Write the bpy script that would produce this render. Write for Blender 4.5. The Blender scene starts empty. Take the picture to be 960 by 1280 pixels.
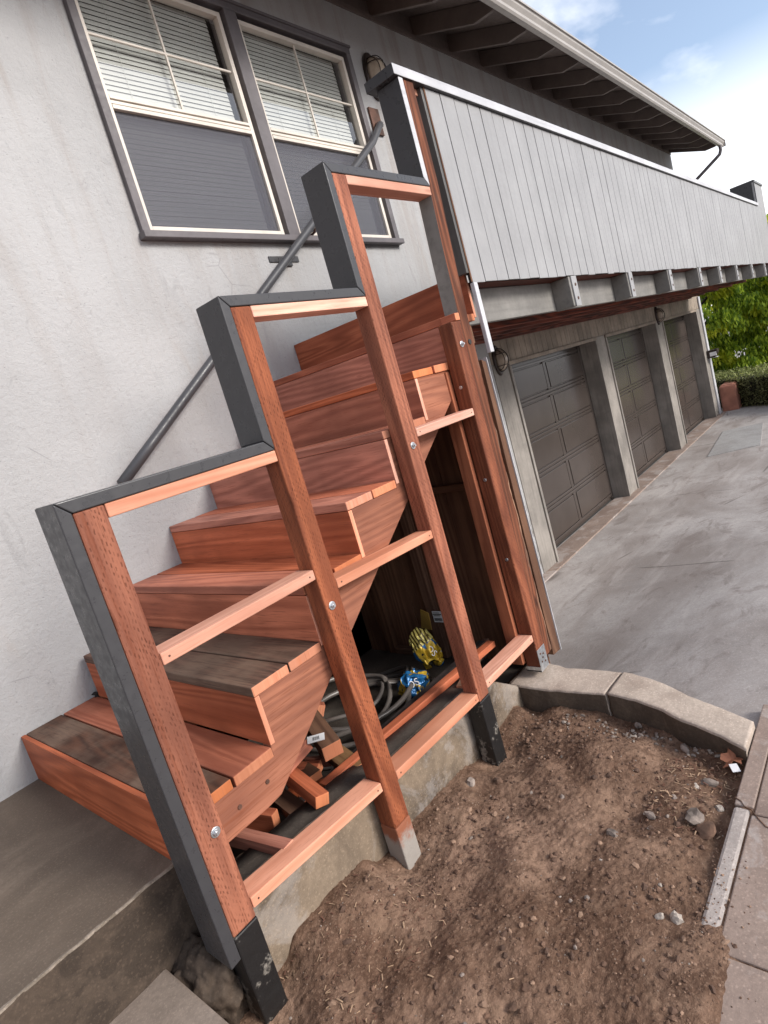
import bpy, bmesh, math, random
from mathutils import Vector, Matrix, noise
random.seed(7)
R_ = math.radians
SC = bpy.context.scene
COL = SC.collection

# ------------------------------------------------------------------ camera
# scene axes: X along the house wall (away), o = distance out from the wall (Y = -o), Z up
CX, CO, CZ, YAW, PIT, ROL, FPX, PU, PV = -0.7594, 2.7595, 1.0576, -41.7395, -9.0938, -15.95, 743.2082, 504.0945, 617.3729
def V3(x, o, z): return Vector((x, -o, z))
cam = bpy.data.cameras.new('camera'); camo = bpy.data.objects.new('camera', cam); COL.objects.link(camo)
y_, p_, r_ = R_(YAW), R_(PIT), R_(ROL)
fw = V3(math.cos(p_)*math.cos(y_), math.cos(p_)*math.sin(y_), math.sin(p_))
ri0 = V3(-math.sin(y_), math.cos(y_), 0); up0 = V3(-math.sin(p_)*math.cos(y_), -math.sin(p_)*math.sin(y_), math.cos(p_))
ri = math.cos(r_)*ri0 + math.sin(r_)*up0; up = -math.sin(r_)*ri0 + math.cos(r_)*up0
m = Matrix.Identity(4)
for i in range(3): m[i][0] = ri[i]; m[i][1] = up[i]; m[i][2] = -fw[i]
m.translation = V3(CX, CO, CZ); camo.matrix_world = m
cam.sensor_fit = 'VERTICAL'; cam.sensor_height = 24; cam.sensor_width = 18
cam.lens = 24*FPX/1280; cam.shift_x = (480-PU)/1280; cam.shift_y = (PV-640)/1280
cam.clip_start = .02; cam.clip_end = 2000
SC.camera = camo

# ------------------------------------------------------------------ sky, sun, exposure
SUN_DIR = V3(0.22, 0.90, 0.50).normalized()          # towards the sun: from the driveway side, high, a little beyond
w = bpy.data.worlds.new('World'); SC.world = w; w.use_nodes = True
nt = w.node_tree; nt.nodes.clear()
sky = nt.nodes.new('ShaderNodeTexSky'); sky.sky_type = 'NISHITA'; sky.sun_disc = False
sky.sun_elevation = math.asin(SUN_DIR.z); sky.sun_rotation = math.atan2(SUN_DIR.x, SUN_DIR.y)
sky.air_density = 1.0; sky.dust_density = 1.5; sky.ozone_density = 1.5
tc = nt.nodes.new('ShaderNodeTexCoord'); mp = nt.nodes.new('ShaderNodeMapping')
mp.inputs['Rotation'].default_value = (0.2, 0.1, 0.7); mp.inputs['Scale'].default_value = (1.3, 3.0, 5.5)
nz = nt.nodes.new('ShaderNodeTexNoise'); nz.inputs['Scale'].default_value = 1.5; nz.inputs['Detail'].default_value = 6; nz.inputs['Roughness'].default_value = .52; nz.inputs['Distortion'].default_value = .5
rp = nt.nodes.new('ShaderNodeValToRGB'); rp.color_ramp.elements[0].position = .41; rp.color_ramp.elements[0].color = (.10, .10, .10, 1); rp.color_ramp.elements[1].position = .72
sx = nt.nodes.new('ShaderNodeSeparateXYZ'); lowc = nt.nodes.new('ShaderNodeMapRange')
lowc.inputs['From Min'].default_value = .36; lowc.inputs['From Max'].default_value = .14; lowc.interpolation_type = 'SMOOTHSTEP'
mx = nt.nodes.new('ShaderNodeMath'); mx.operation = 'MAXIMUM'
mix = nt.nodes.new('ShaderNodeMixRGB'); mix.inputs['Color2'].default_value = (6.9, 6.95, 7.2, 1)
bg = nt.nodes.new('ShaderNodeBackground'); bg.inputs['Strength'].default_value = .15
out = nt.nodes.new('ShaderNodeOutputWorld')
L = nt.links.new
L(tc.outputs['Generated'], mp.inputs['Vector']); L(mp.outputs[0], nz.inputs['Vector']); L(nz.outputs['Fac'], rp.inputs[0])
L(tc.outputs['Generated'], sx.inputs[0]); L(sx.outputs['Z'], lowc.inputs['Value'])
L(rp.outputs[0], mx.inputs[0]); L(lowc.outputs[0], mx.inputs[1])
L(mx.outputs[0], mix.inputs['Fac']); L(sky.outputs[0], mix.inputs['Color1']); L(mix.outputs[0], bg.inputs['Color']); L(bg.outputs[0], out.inputs['Surface'])
sl = bpy.data.lights.new('sun', 'SUN'); sl.energy = 2.6; sl.angle = R_(17); sl.color = (1, .955, .90)
so = bpy.data.objects.new('sun', sl); COL.objects.link(so); so.location = (3, -8, 9)
so.rotation_euler = SUN_DIR.to_track_quat('Z', 'Y').to_euler()
SC.view_settings.view_transform = 'Standard'; SC.view_settings.look = 'None'; SC.view_settings.exposure = 0.58; SC.view_settings.gamma = 1
SC.cycles.max_bounces = 8; SC.cycles.transparent_max_bounces = 12

# ------------------------------------------------------------------ material helpers
class NT:
    def __init__(s, name):
        s.m = bpy.data.materials.new(name); s.m.use_nodes = True; s.t = s.m.node_tree
        s.b = s.t.nodes['Principled BSDF']; s.out = s.t.nodes['Material Output']
        s.tc = s.t.nodes.new('ShaderNodeTexCoord')
    def n(s, ty, **k):
        q = s.t.nodes.new('ShaderNode'+ty)
        for a, b in k.items(): setattr(q, a, b)
        return q
    def l(s, a, b): s.t.links.new(a, b)
    def set(s, inp, v):
        if hasattr(v, 'is_output') or isinstance(v, bpy.types.NodeSocket): s.l(v, inp)
        else: inp.default_value = v
    def vec(s, scale=(1, 1, 1), loc=(0, 0, 0), rnd=False, src='Object', rot=(0, 0, 0)):
        mp = s.n('Mapping'); mp.inputs['Scale'].default_value = scale; mp.inputs['Location'].default_value = loc; mp.inputs['Rotation'].default_value = rot
        v = s.tc.outputs[src]
        if rnd:
            oi = s.n('ObjectInfo'); a = s.n('VectorMath', operation='ADD'); mu = s.math('MULTIPLY', oi.outputs['Random'], 37.)
            s.l(v, a.inputs[0]); s.l(mu, a.inputs[1]); v = a.outputs[0]
        s.l(v, mp.inputs['Vector']); return mp.outputs[0]
    def math(s, op, a, b=0., c=None):
        q = s.n('Math', operation=op); s.set(q.inputs[0], a); s.set(q.inputs[1], b)
        if c is not None: s.set(q.inputs[2], c)
        return q.outputs[0]
    def noise(s, vec, scale, detail=4, rough=.5, dist=0):
        q = s.n('TexNoise'); s.l(vec, q.inputs['Vector']); q.inputs['Scale'].default_value = scale; q.inputs['Detail'].default_value = detail
        q.inputs['Roughness'].default_value = rough; q.inputs['Distortion'].default_value = dist; return q.outputs['Fac']
    def vor(s, vec, scale, feature='F1', rnd=1.):
        q = s.n('TexVoronoi', feature=feature); s.l(vec, q.inputs['Vector']); q.inputs['Scale'].default_value = scale; q.inputs['Randomness'].default_value = rnd
        return q.outputs['Distance']
    def ramp(s, f, stops):
        q = s.n('ValToRGB'); e = q.color_ramp.elements
        while len(e) < len(stops): e.new(.5)
        for el, (p, c) in zip(e, stops):
            el.position = p; el.color = (*c, 1) if isinstance(c, tuple) else (c, c, c, 1)
        s.l(f, q.inputs[0]); return q.outputs[0]
    def mix(s, f, a, b, mode='MIX'):
        q = s.n('MixRGB', blend_type=mode); s.set(q.inputs['Fac'], f)
        s.set(q.inputs['Color1'], (*a, 1) if isinstance(a, tuple) and len(a) == 3 else a); s.set(q.inputs['Color2'], (*b, 1) if isinstance(b, tuple) and len(b) == 3 else b); return q.outputs[0]
    def mr(s, f, a, b, c=0., d=1., smooth=True):
        q = s.n('MapRange'); q.interpolation_type = 'SMOOTHSTEP' if smooth else 'LINEAR'
        s.set(q.inputs[0], f)
        for i, v in enumerate((a, b, c, d)): q.inputs[1+i].default_value = v
        return q.outputs[0]
    def bump(s, h, st=.3, d=.01, prev=None):
        q = s.n('Bump'); q.inputs['Strength'].default_value = st; q.inputs['Distance'].default_value = d; s.l(h, q.inputs['Height'])
        if prev is not None: s.l(prev, q.inputs['Normal'])
        return q.outputs[0]
    def fin(s, col, rough=.7, normal=None, metal=0., spec=.5):
        s.set(s.b.inputs['Base Color'], (*col, 1) if isinstance(col, tuple) and len(col) == 3 else col); s.set(s.b.inputs['Roughness'], rough)
        s.b.inputs['Metallic'].default_value = metal; s.b.inputs['Specular IOR Level'].default_value = spec
        if normal is not None: s.l(normal, s.b.inputs['Normal'])
        return s.m

MATS = {}
def wood(name, base, dark, axis='x', rough=.65, incise=False, grey=0., contrast=1., knots=.5, greyc=(.13, .105, .085), bumpst=.25):
    key = f'{name}_{axis}'
    if key in MATS: return MATS[key]
    s = NT(key)
    sc = {'x': (.75, 11, 11), 'y': (11, .75, 11), 'z': (11, 11, .75)}[axis]
    v = s.vec(sc, rnd=True)
    # cathedral figure: warped rings stretched along the board
    big = s.noise(v, .42, 2, .45, .25)
    rings = s.math('FRACT', s.math('MULTIPLY', big, 17.))
    tri = s.math('ABSOLUTE', s.math('SUBTRACT', rings, .5)); ringm = s.mr(tri, .0, .5)
    fine = s.noise(v, 7., 6, .65)
    fib = s.noise(s.vec({'x': (3, 90, 90), 'y': (90, 3, 90), 'z': (90, 90, 3)}[axis], rnd=True), 1.6, 3, .6)
    f = s.math('ADD', s.math('MULTIPLY', ringm, .38), s.math('ADD', s.math('MULTIPLY', fine, .42), s.math('MULTIPLY', fib, .22)))
    lo, hi = .5-.26/contrast*1., .5+.26/contrast
    col = s.ramp(f, [(max(0, lo-.1), dark), (min(1, hi+.1), base)])
    patch = s.noise(s.vec((2.3, 2.3, 2.3), rnd=True), 1.3, 3, .5)
    col = s.mix(s.mr(patch, .35, .75, 0, .5), col, tuple(c*.6 for c in dark))
    # board to board variation
    oi = s.n('ObjectInfo'); hs = s.n('HueSaturation'); s.l(col, hs.inputs['Color'])
    s.l(s.mr(oi.outputs['Random'], 0, 1, .74, 1.20, False), hs.inputs['Value']); s.l(s.mr(s.math('FRACT', s.math('MULTIPLY', oi.outputs['Random'], 7.3)), 0, 1, .84, 1.08, False), hs.inputs['Saturation'])
    col = hs.outputs[0]
    if knots:
        kv = s.vec({'x': (2.2, 9, 9), 'y': (9, 2.2, 9), 'z': (9, 9, 2.2)}[axis], rnd=True)
        k = s.vor(kv, .8); km = s.mr(k, .02, .09, knots, 0.)
        col = s.mix(km, col, tuple(c*.35 for c in dark))
    if grey:
        g = s.noise(s.vec((1.5, 1.5, 1.5), rnd=True), 2.2, 5, .6)
        gcol = s.mix(fine, tuple(c*.55 for c in greyc), tuple(c*1.35 for c in greyc))
        col = s.mix(s.mr(g, .72-grey*.6, .98-grey*.6, 0, 1), col, gcol)
    h = s.math('ADD', s.math('MULTIPLY', fine, .5), s.math('MULTIPLY', fib, .5))
    pore = s.noise(s.vec({'x': (9, 260, 260), 'y': (260, 9, 260), 'z': (260, 260, 9)}[axis], rnd=True), 1., 2, .6)
    col = s.mix(s.mr(pore, .56, .68, 0, .45), col, tuple(c*.7 for c in dark))
    streak = s.noise(s.vec({'x': (.5, 30, 30), 'y': (30, .5, 30), 'z': (30, 30, .5)}[axis], rnd=True), 1., 3, .6)
    col = s.mix(s.mr(streak, .55, .72, 0, .5), col, dark)
    nb = s.bump(h, bumpst, .002)
    if incise:
        o = s.tc.outputs['Object']; sp = s.n('SeparateXYZ'); s.l(o, sp.inputs[0])
        jit = s.math('MULTIPLY', s.math('SUBTRACT', s.noise(s.vec((1, 1, 1), rnd=True), 28, 3, .6), .5), .012)
        jit2 = s.math('MULTIPLY', s.math('SUBTRACT', s.noise(s.vec((1, 1, 1), loc=(5, 5, 5), rnd=True), 13, 3, .6), .5), .05)
        zc = s.math('MULTIPLY', s.math('ADD', sp.outputs[2], jit2), 50.)
        u = s.math('MULTIPLY', s.math('ADD', s.math('ADD', sp.outputs[0], sp.outputs[1]), jit), 135.)
        ci = s.math('FLOOR', u); uf = s.math('ABSOLUTE', s.math('SUBTRACT', s.math('FRACT', u), .5))
        zs = s.math('ADD', zc, s.math('MULTIPLY', ci, .4)); zz = s.math('FRACT', zs)
        dash = s.math('MULTIPLY', s.mr(uf, .06, .30, 1, 0), s.mr(s.math('ABSOLUTE', s.math('SUBTRACT', zz, .5)), .12, .36, 1, 0))
        wn = s.n('TexWhiteNoise', noise_dimensions='2D'); cb = s.n('CombineXYZ'); s.l(ci, cb.inputs[0])
        s.l(s.math('FLOOR', zs), cb.inputs[1]); s.l(cb.outputs[0], wn.inputs['Vector'])
        dash = s.math('MULTIPLY', dash, s.math('MULTIPLY', s.mr(wn.outputs['Value'], .0, .9, .1, 1), s.mr(s.noise(s.vec((1, 1, 1), rnd=True), 9, 4, .6), .35, .6, .35, 1)))
        col = s.mix(s.math('MULTIPLY', dash, .62), col, tuple(c*.25 for c in dark))
        nb = s.bump(s.math('SUBTRACT', 1., dash), .5, .002, nb)
    m = s.fin(col, s.mr(fine, 0, 1, rough-.1, rough+.12, False), nb, spec=.22)
    MATS[key] = m; return m

NEW = ((.84, .425, .29), (.60, .245, .15))           # fresh sawn framing wood
RED = ((.56, .182, .098), (.29, .078, .040))           # redwood boards
PT = ((.43, .115, .034), (.16, .035, .011))          # incised treated posts
def w_new(a): return wood('fresh_wood', *NEW, axis=a, rough=.6, knots=.5)
def w_red(a): return wood('redwood', *RED, axis=a, rough=.55, knots=.6, contrast=1.3)
def w_grey(a): return wood('weathered_redwood', (.155, .075, .05), (.055, .028, .02), axis=a, rough=.7, grey=.62, knots=.5, contrast=1.6, greyc=(.165, .108, .078), bumpst=.5)
def w_pt(a='z'): return wood('treated_wood', *PT, axis=a, rough=.7, incise=True, knots=.7)
def w_str(a='x'): return wood('stringer_wood', (.40, .118, .038), (.19, .048, .017), axis=a, rough=.7, knots=.5, contrast=.9, bumpst=.5)
def w_dark(a): return wood('dark_old_wood', (.22, .115, .068), (.08, .038, .024), axis=a, rough=.8, knots=.4, bumpst=.5)
def w_rot(a='z'): return wood('rotten_wood', (.30, .155, .085), (.10, .042, .022), axis=a, rough=.85, grey=.45, knots=.9, greyc=(.16, .11, .08), contrast=2, bumpst=1.)
def w_end(): return wood('sawn_end', (.60, .235, .12), (.47, .165, .08), axis='z', rough=.75, knots=0, contrast=.8)

def paint(name, c, rough=.5, wear=.3, wearc=None, scale=1., streak=True, bumpst=.15, axis=None):
    if name in MATS: return MATS[name]
    s = NT(name); v = s.vec((1, 1, 1), rnd=True)
    n1 = s.noise(v, 3.*scale, 6, .6); n2 = s.noise(v, 40.*scale, 3, .6)
    sv = s.vec({'x': (.6, 12, 12), 'y': (12, .6, 12), 'z': (12, 12, .6), None: (3, 3, 3)}[axis], rnd=True); st = s.noise(sv, 3., 5, .6)
    col = s.mix(s.mr(n1, .3, .75), tuple(x*(1-wear*.45) for x in c), tuple(min(1, x*(1+wear*.3)) for x in c))
    col = s.mix(s.mr(st, .45, .8, 0, wear), col, tuple(x*.5 for x in c))
    if wearc: col = s.mix(s.mr(s.noise(v, 55.*scale, 4, .7), .775, .80, 0, .8), col, wearc)
    m = s.fin(col, s.mr(n2, .3, .7, rough-.08, rough+.12), s.bump(s.math('ADD', s.math('MULTIPLY', st, .6), s.math('MULTIPLY', n2, .4)), bumpst, .003), spec=.4)
    MATS[name] = m; return m
M_CHAR = paint('charcoal_paint', (.046, .045, .048), .33, .06, (.4, .38, .35), axis='z', bumpst=.04)
M_PIPE = paint('pipe_grey_paint', (.068, .068, .074), .36, .25, (.3, .28, .26))
M_TRIM = paint('window_trim_paint', (.125, .112, .118), .5, .5)
M_SIDE = paint('pale_siding_paint', (.285, .283, .286), .55, .22, axis='z')
M_WHITE = paint('white_edge_paint', (.50, .50, .52), .5, .4, axis='x')
M_RIM = paint('grey_rim_paint', (.20, .19, .175), .6, .6, (.45, .42, .38), axis='x')
M_JAMB = paint('grey_brown_trim_paint', (.25, .225, .20), .6, .7, axis='z')
M_DOOR = None
_unused = 0
M_EAVE = paint('brown_eave_paint', (.15, .118, .105), .6, .4)
M_GUT = paint('gutter_metal', (.36, .335, .31), .4, .2)
M_CREAM = paint('cream_window_frame', (.66, .60, .53), .4, .25)
M_HEAD = paint('tan_board_paint', (.29, .235, .185), .65, .8, axis='z')
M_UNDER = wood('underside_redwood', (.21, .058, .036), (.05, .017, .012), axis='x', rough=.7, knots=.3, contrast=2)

def mk(name, f):
    s = NT(name); m = f(s); MATS[name] = m; return m
def f_stucco(base):
    def f(s):
        v = s.vec()
        a = s.noise(v, 38, 5, .62, .3); b = s.noise(v, 150, 3, .6); c = s.noise(v, 1.1, 5, .6)
        tr = s.noise(s.vec((1, 1, .33), rot=(0, R_(25), 0)), 9, 5, .65, 1.2)
        st = s.noise(s.vec((5.5, 5.5, .45)), 1.2, 6, .62, .4)
        col = s.mix(s.mr(c, .3, .7), tuple(x*.88 for x in base), tuple(x*1.08 for x in base))
        sp = s.n('SeparateXYZ'); s.l(s.tc.outputs['Object'], sp.inputs[0])
        hi = s.mr(sp.outputs[2], -.2, 1.5, 0.15, 1.)
        col = s.mix(s.math('MULTIPLY', s.mr(st, .45, .68, 0, .45), hi), col, (.24, .185, .145))
        col = s.mix(s.mr(s.noise(s.vec((3, 3, .7)), 1.6, 4, .6, .8), .6, .8, 0, .35), col, (.33, .27, .22))
        col = s.mix(s.mr(a, .42, .30, 0, .35), col, tuple(x*.72 for x in base))
        col = s.mix(s.mr(s.vor(v, 26), .10, .05, 0, .4), col, tuple(x*.4 for x in base))
        col = s.mix(s.mr(tr, .58, .72, 0, .3), col, tuple(x*.55 for x in base))
        crack = s.mr(s.vor(s.vec((1.2, 1, 1.6)), 1.1, 'DISTANCE_TO_EDGE'), 0, .006, .35, 0)
        cm = s.math('MULTIPLY', crack, s.mr(s.noise(v, 1.7, 2), .62, .66))
        col = s.mix(cm, col, tuple(x*.35 for x in base))
        dirt = s.math('MULTIPLY', s.mr(sp.outputs[2], -1.35, -2., 0, .8), s.mr(s.noise(v, 9, 4, .6), .35, .7))
        col = s.mix(dirt, col, (.14, .12, .10))
        h = s.math('ADD', s.math('MULTIPLY', a, .5), s.math('ADD', s.math('MULTIPLY', tr, .45), s.math('MULTIPLY', b, .22)))
        return s.fin(col, .85, s.bump(h, .9, .012), spec=.25)
    return f
M_STUCCO = mk('grey_stucco', f_stucco((.385, .382, .384)))
def f_conc(base, stain, blotch=1.6, bst=.4, streak=False, agg=.25, lo=.4, hi=.7, white=0.):
    def f(s):
        v = s.vec()
        a = s.noise(v, blotch, 7, .62, .5); b = s.noise(v, 60, 5, .7); c = s.noise(v, 9, 5, .6)
        col = s.mix(s.mr(a, lo, hi), base, stain)
        col = s.mix(s.mr(c, .4, .7, 0, .35), col, tuple(x*.6 for x in base))
        col = s.mix(s.mr(b, .35, .65, 0, .5), col, tuple(x*.62 for x in base))
        col = s.mix(s.mr(s.noise(v, 180, 3, .6), .55, .7, 0, .35), col, tuple(min(1, x*1.5) for x in base))
        if streak:
            t = s.noise(s.vec((.35, 1.7, 1), rot=(0, 0, R_(-6))), 1.5, 6, .6, .6); col = s.mix(s.mr(t, .46, .70, 0, .55), col, stain)
            t2 = s.noise(s.vec((.5, 2.2, 1), loc=(7, 3, 0)), 1.9, 5, .6, .8); col = s.mix(s.mr(t2, .50, .75, 0, .35), col, tuple(min(1, x*1.35) for x in base))
            t3 = s.noise(s.vec((.8, 1.6, 1), loc=(1, 9, 0)), 2.6, 7, .7, 1.2); col = s.mix(s.mr(t3, .52, .66, 0, .45), col, (.15, .115, .10))
            t4 = s.noise(s.vec((1, 1, 1), loc=(4, 2, 0)), 14, 5, .75); col = s.mix(s.mr(t4, .58, .70, 0, .35), col, (.13, .105, .095))
            ck = s.mr(s.vor(s.vec((.55, .5, .5), loc=(3, 1, 0)), .8, 'DISTANCE_TO_EDGE'), 0, .008, .8, 0)
            col = s.mix(s.math('MULTIPLY', ck, s.mr(s.noise(v, 1.1, 2), .52, .60)), col, (.12, .10, .09))
        if white:
            col = s.mix(s.mr(s.noise(v, 4, 6, .7, .6), .5, .62, 0, white), col, (.52, .49, .47))
        sp = s.mr(s.vor(v, 70), .12, .3, agg, 0); col = s.mix(sp, col, tuple(min(1, x*1.9) for x in base))
        h = s.math('ADD', s.math('MULTIPLY', b, .5), s.math('MULTIPLY', c, .5))
        return s.fin(col, s.mr(a, .3, .7, .9, .72), s.bump(h, bst, .006), spec=.3)
    return f
M_DRIVE = mk('driveway_concrete', f_conc((.43, .395, .375), (.25, .212, .192), 1.1, .25, True, .12))
M_SLAB = mk('sidewalk_concrete', f_conc((.31, .235, .195), (.20, .145, .12), 2.5, .35, white=0.35))
M_SLABW = mk('worn_white_concrete', f_conc((.40, .35, .32), (.26, .205, .175), 4, .5, white=1.6))
M_PAD = mk('pad_concrete', f_conc((.19, .148, .115), (.11, .083, .063), 2.6, .6, agg=.12, lo=.38, hi=.62))
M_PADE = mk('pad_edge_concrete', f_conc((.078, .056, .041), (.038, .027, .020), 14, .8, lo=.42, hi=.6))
M_CURB = mk('curb_concrete', f_conc((.46, .38, .315), (.30, .235, .19), 5, .4))
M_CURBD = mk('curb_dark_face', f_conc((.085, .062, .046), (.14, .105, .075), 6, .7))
M_FOUND = mk('foundation_concrete', f_conc((.25, .19, .135), (.065, .048, .036), 3.0, .9, agg=.2, lo=.40, hi=.62, white=.22))
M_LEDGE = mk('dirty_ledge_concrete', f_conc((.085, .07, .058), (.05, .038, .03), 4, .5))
def f_dirt(s):
    v = s.vec(); a = s.noise(v, 2.2, 6, .6, .4); b = s.noise(v, 34, 6, .7); c = s.noise(v, 9, 5, .65, .6)
    col = s.mix(s.mr(a, .35, .68), (.140, .080, .052), (.275, .175, .122))
    b2 = s.noise(v, 110, 4, .7); dk = s.noise(v, 5.5, 5, .6, .8)
    col = s.mix(s.mr(dk, .50, .64, 0, .6), col, (.075, .040, .026))
    col = s.mix(s.mr(b, .40, .62, 0, .5), col, (.06, .032, .02))
    col = s.mix(s.mr(b2, .52, .66, 0, .6), col, (.27, .175, .12))
    col = s.mix(s.mr(c, .52, .7, 0, .5), col, (.24, .155, .105))
    sp = s.mr(s.vor(v, 95), .10, .22, 1, 0); sel = s.mr(s.noise(v, 25, 2), .58, .64)
    col = s.mix(s.math('MULTIPLY', sp, s.math('MULTIPLY', sel, .7)), col, (.42, .34, .27))
    h = s.math('ADD', s.math('MULTIPLY', b, .6), s.math('ADD', s.math('MULTIPLY', c, .25), s.math('MULTIPLY', b2, .35)))
    return s.fin(col, .95, s.bump(h, 1., .012), spec=.15)
M_DIRT = mk('brown_dirt', f_dirt)
def f_simple(c, rough=.5, metal=0., nsc=8., var=.2, spec=.5):
    def f(s):
        n = s.noise(s.vec(rnd=True), nsc, 4, .6)
        return s.fin(s.mix(s.mr(n, .3, .7), tuple(x*(1-var) for x in c), tuple(min(1, x*(1+var)) for x in c)), rough, s.bump(n, .15, .004), metal, spec)
    return f
M_DOOR = mk('taupe_door_paint', f_simple((.058, .046, .040), .25, nsc=1.5, var=.12))
M_BLACK = mk('black_tar', f_simple((.010, .009, .009), .45, var=.5))
M_BRONZE = mk('bronze_lamp_metal', f_simple((.045, .032, .028), .4, .3))
M_GALV = mk('galvanised_steel', f_simple((.52, .54, .56), .38, .85, 40))
M_HOSE = mk('grey_plastic_hose', f_simple((.115, .10, .09), .35))
M_ROCK = mk('grey_stone', f_simple((.20, .16, .135), .9, nsc=14, var=.5))
M_ROCKW = mk('pale_stone', f_simple((.32, .275, .235), .9, nsc=20, var=.3))
M_CLOD = mk('dirt_clod', f_simple((.13, .074, .048), .95, nsc=20, var=.4))
M_BRICK = mk('terracotta', f_simple((.36, .15, .10), .8, nsc=5))
M_LEAFDRY = mk('dry_leaf', f_simple((.33, .13, .07), .7, var=.4))
M_PAPER = mk('white_paper', f_simple((.72, .72, .73), .6, var=.05))
M_INK = mk('black_ink', f_simple((.03, .03, .03), .6))
M_STRAW = mk('straw', f_simple((.33, .22, .14), .85, var=.5))
M_BRACK = mk('rusty_bracket', f_simple((.10, .05, .035), .6, .4, var=.5))
M_GLOBE = mk('frosted_lamp_glass', f_simple((.40, .33, .26), .25, spec=.6))
M_DARKV = mk('void_black', f_simple((.02, .018, .016), .8))
M_CAULK = mk('dark_sealant', f_simple((.012, .010, .009), .9))
M_BLIND = mk('blind_slats', f_simple((.66, .66, .63), .5, var=.03))
M_REDP = mk('pink_plastic', f_simple((.5, .02, .08), .4))
def f_foil(stripe):
    def f(s):
        v = s.vec(); n = s.noise(v, 9, 2, .5, .6)
        col = s.mix(s.mr(n, .49, .52), (.015, .12, .30), (.50, .33, .03))
        col = s.mix(s.mr(s.noise(v, 22, 2), .62, .66), col, (.02, .02, .02))
        if stripe:
            sp = s.n('SeparateXYZ'); s.l(s.tc.outputs['Object'], sp.inputs[0])
            st = s.math('FRACT', s.math('MULTIPLY', sp.outputs[1], 62.)); stc = s.mix(s.mr(st, .45, .55), (.72, .62, .18), (.10, .07, .02))
            col = s.mix(s.mr(sp.outputs[2], .015, .02), col, stc)
        return s.fin(col, .22, s.bump(s.noise(v, 30, 3, .6, 1.), .6, .01), .25)
    return f
M_BAG1 = mk('striped_foil_wrapper', f_foil(True)); M_BAG2 = mk('blue_yellow_wrapper', f_foil(False))
def f_glass(s):
    g = s.n('BsdfGlossy'); g.inputs['Roughness'].default_value = .015; t = s.n('BsdfTransparent'); t.inputs['Color'].default_value = (.90, .91, .90, 1)
    g_ = s.n('NewGeometry'); dp = s.n('VectorMath', operation='DOT_PRODUCT'); s.l(g_.outputs['Normal'], dp.inputs[0]); s.l(g_.outputs['Incoming'], dp.inputs[1])
    c_ = s.math('SUBTRACT', 1., s.math('ABSOLUTE', dp.outputs['Value'])); fr_ = s.math('ADD', .17, s.math('MULTIPLY', s.math('POWER', c_, 5.), .83)); ms = s.n('MixShader')
    s.l(fr_, ms.inputs[0]); s.l(t.outputs[0], ms.inputs[1]); s.l(g.outputs[0], ms.inputs[2]); s.l(ms.outputs[0], s.out.inputs['Surface']); return s.m
M_GLASS = mk('window_glass', f_glass)
def f_screen(s):
    t = s.n('BsdfTransparent'); ms = s.n('MixShader'); v = s.vec((1, 1, 1))
    n = s.noise(s.vec((1, 1, 2.), rot=(0, .5, 0)), 160, 2, .6)
    s.fin(s.mix(s.mr(n, .4, .7), (.085, .085, .105), (.12, .12, .145)), .7)
    ms.inputs[0].default_value = .50
    s.l(t.outputs[0], ms.inputs[1]); s.l(s.b.outputs[0], ms.inputs[2]); s.l(ms.outputs[0], s.out.inputs['Surface']); return s.m
M_SCREEN = mk('insect_screen', f_screen)
def f_leaf(c, c2):
    def f(s):
        oi = s.noise(s.vec(), 2.2, 3); g = s.n('NewGeometry')
        rnd = g.outputs['Random Per Island']
        col = s.mix(rnd, c, c2); d = s.b; s.fin(col, .6, spec=.3)
        tl = s.n('BsdfTranslucent'); s.l(col, tl.inputs['Color']); ms = s.n('MixShader'); ms.inputs[0].default_value = .3
        s.l(d.outputs[0], ms.inputs[1]); s.l(tl.outputs[0], ms.inputs[2]); s.l(ms.outputs[0], s.out.inputs['Surface']); return s.m
    return f
M_LEAF1 = mk('weeping_leaves', f_leaf((.06, .14, .012), (.50, .62, .05)))
M_LEAF2 = mk('yellow_green_leaves', f_leaf((.45, .52, .03), (.75, .75, .07)))
M_LEAF3 = mk('hedge_leaves', f_leaf((.07, .08, .03), (.27, .26, .12)))
M_BARK = mk('tree_bark', f_simple((.07, .05, .035), .9, var=.4))

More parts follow.
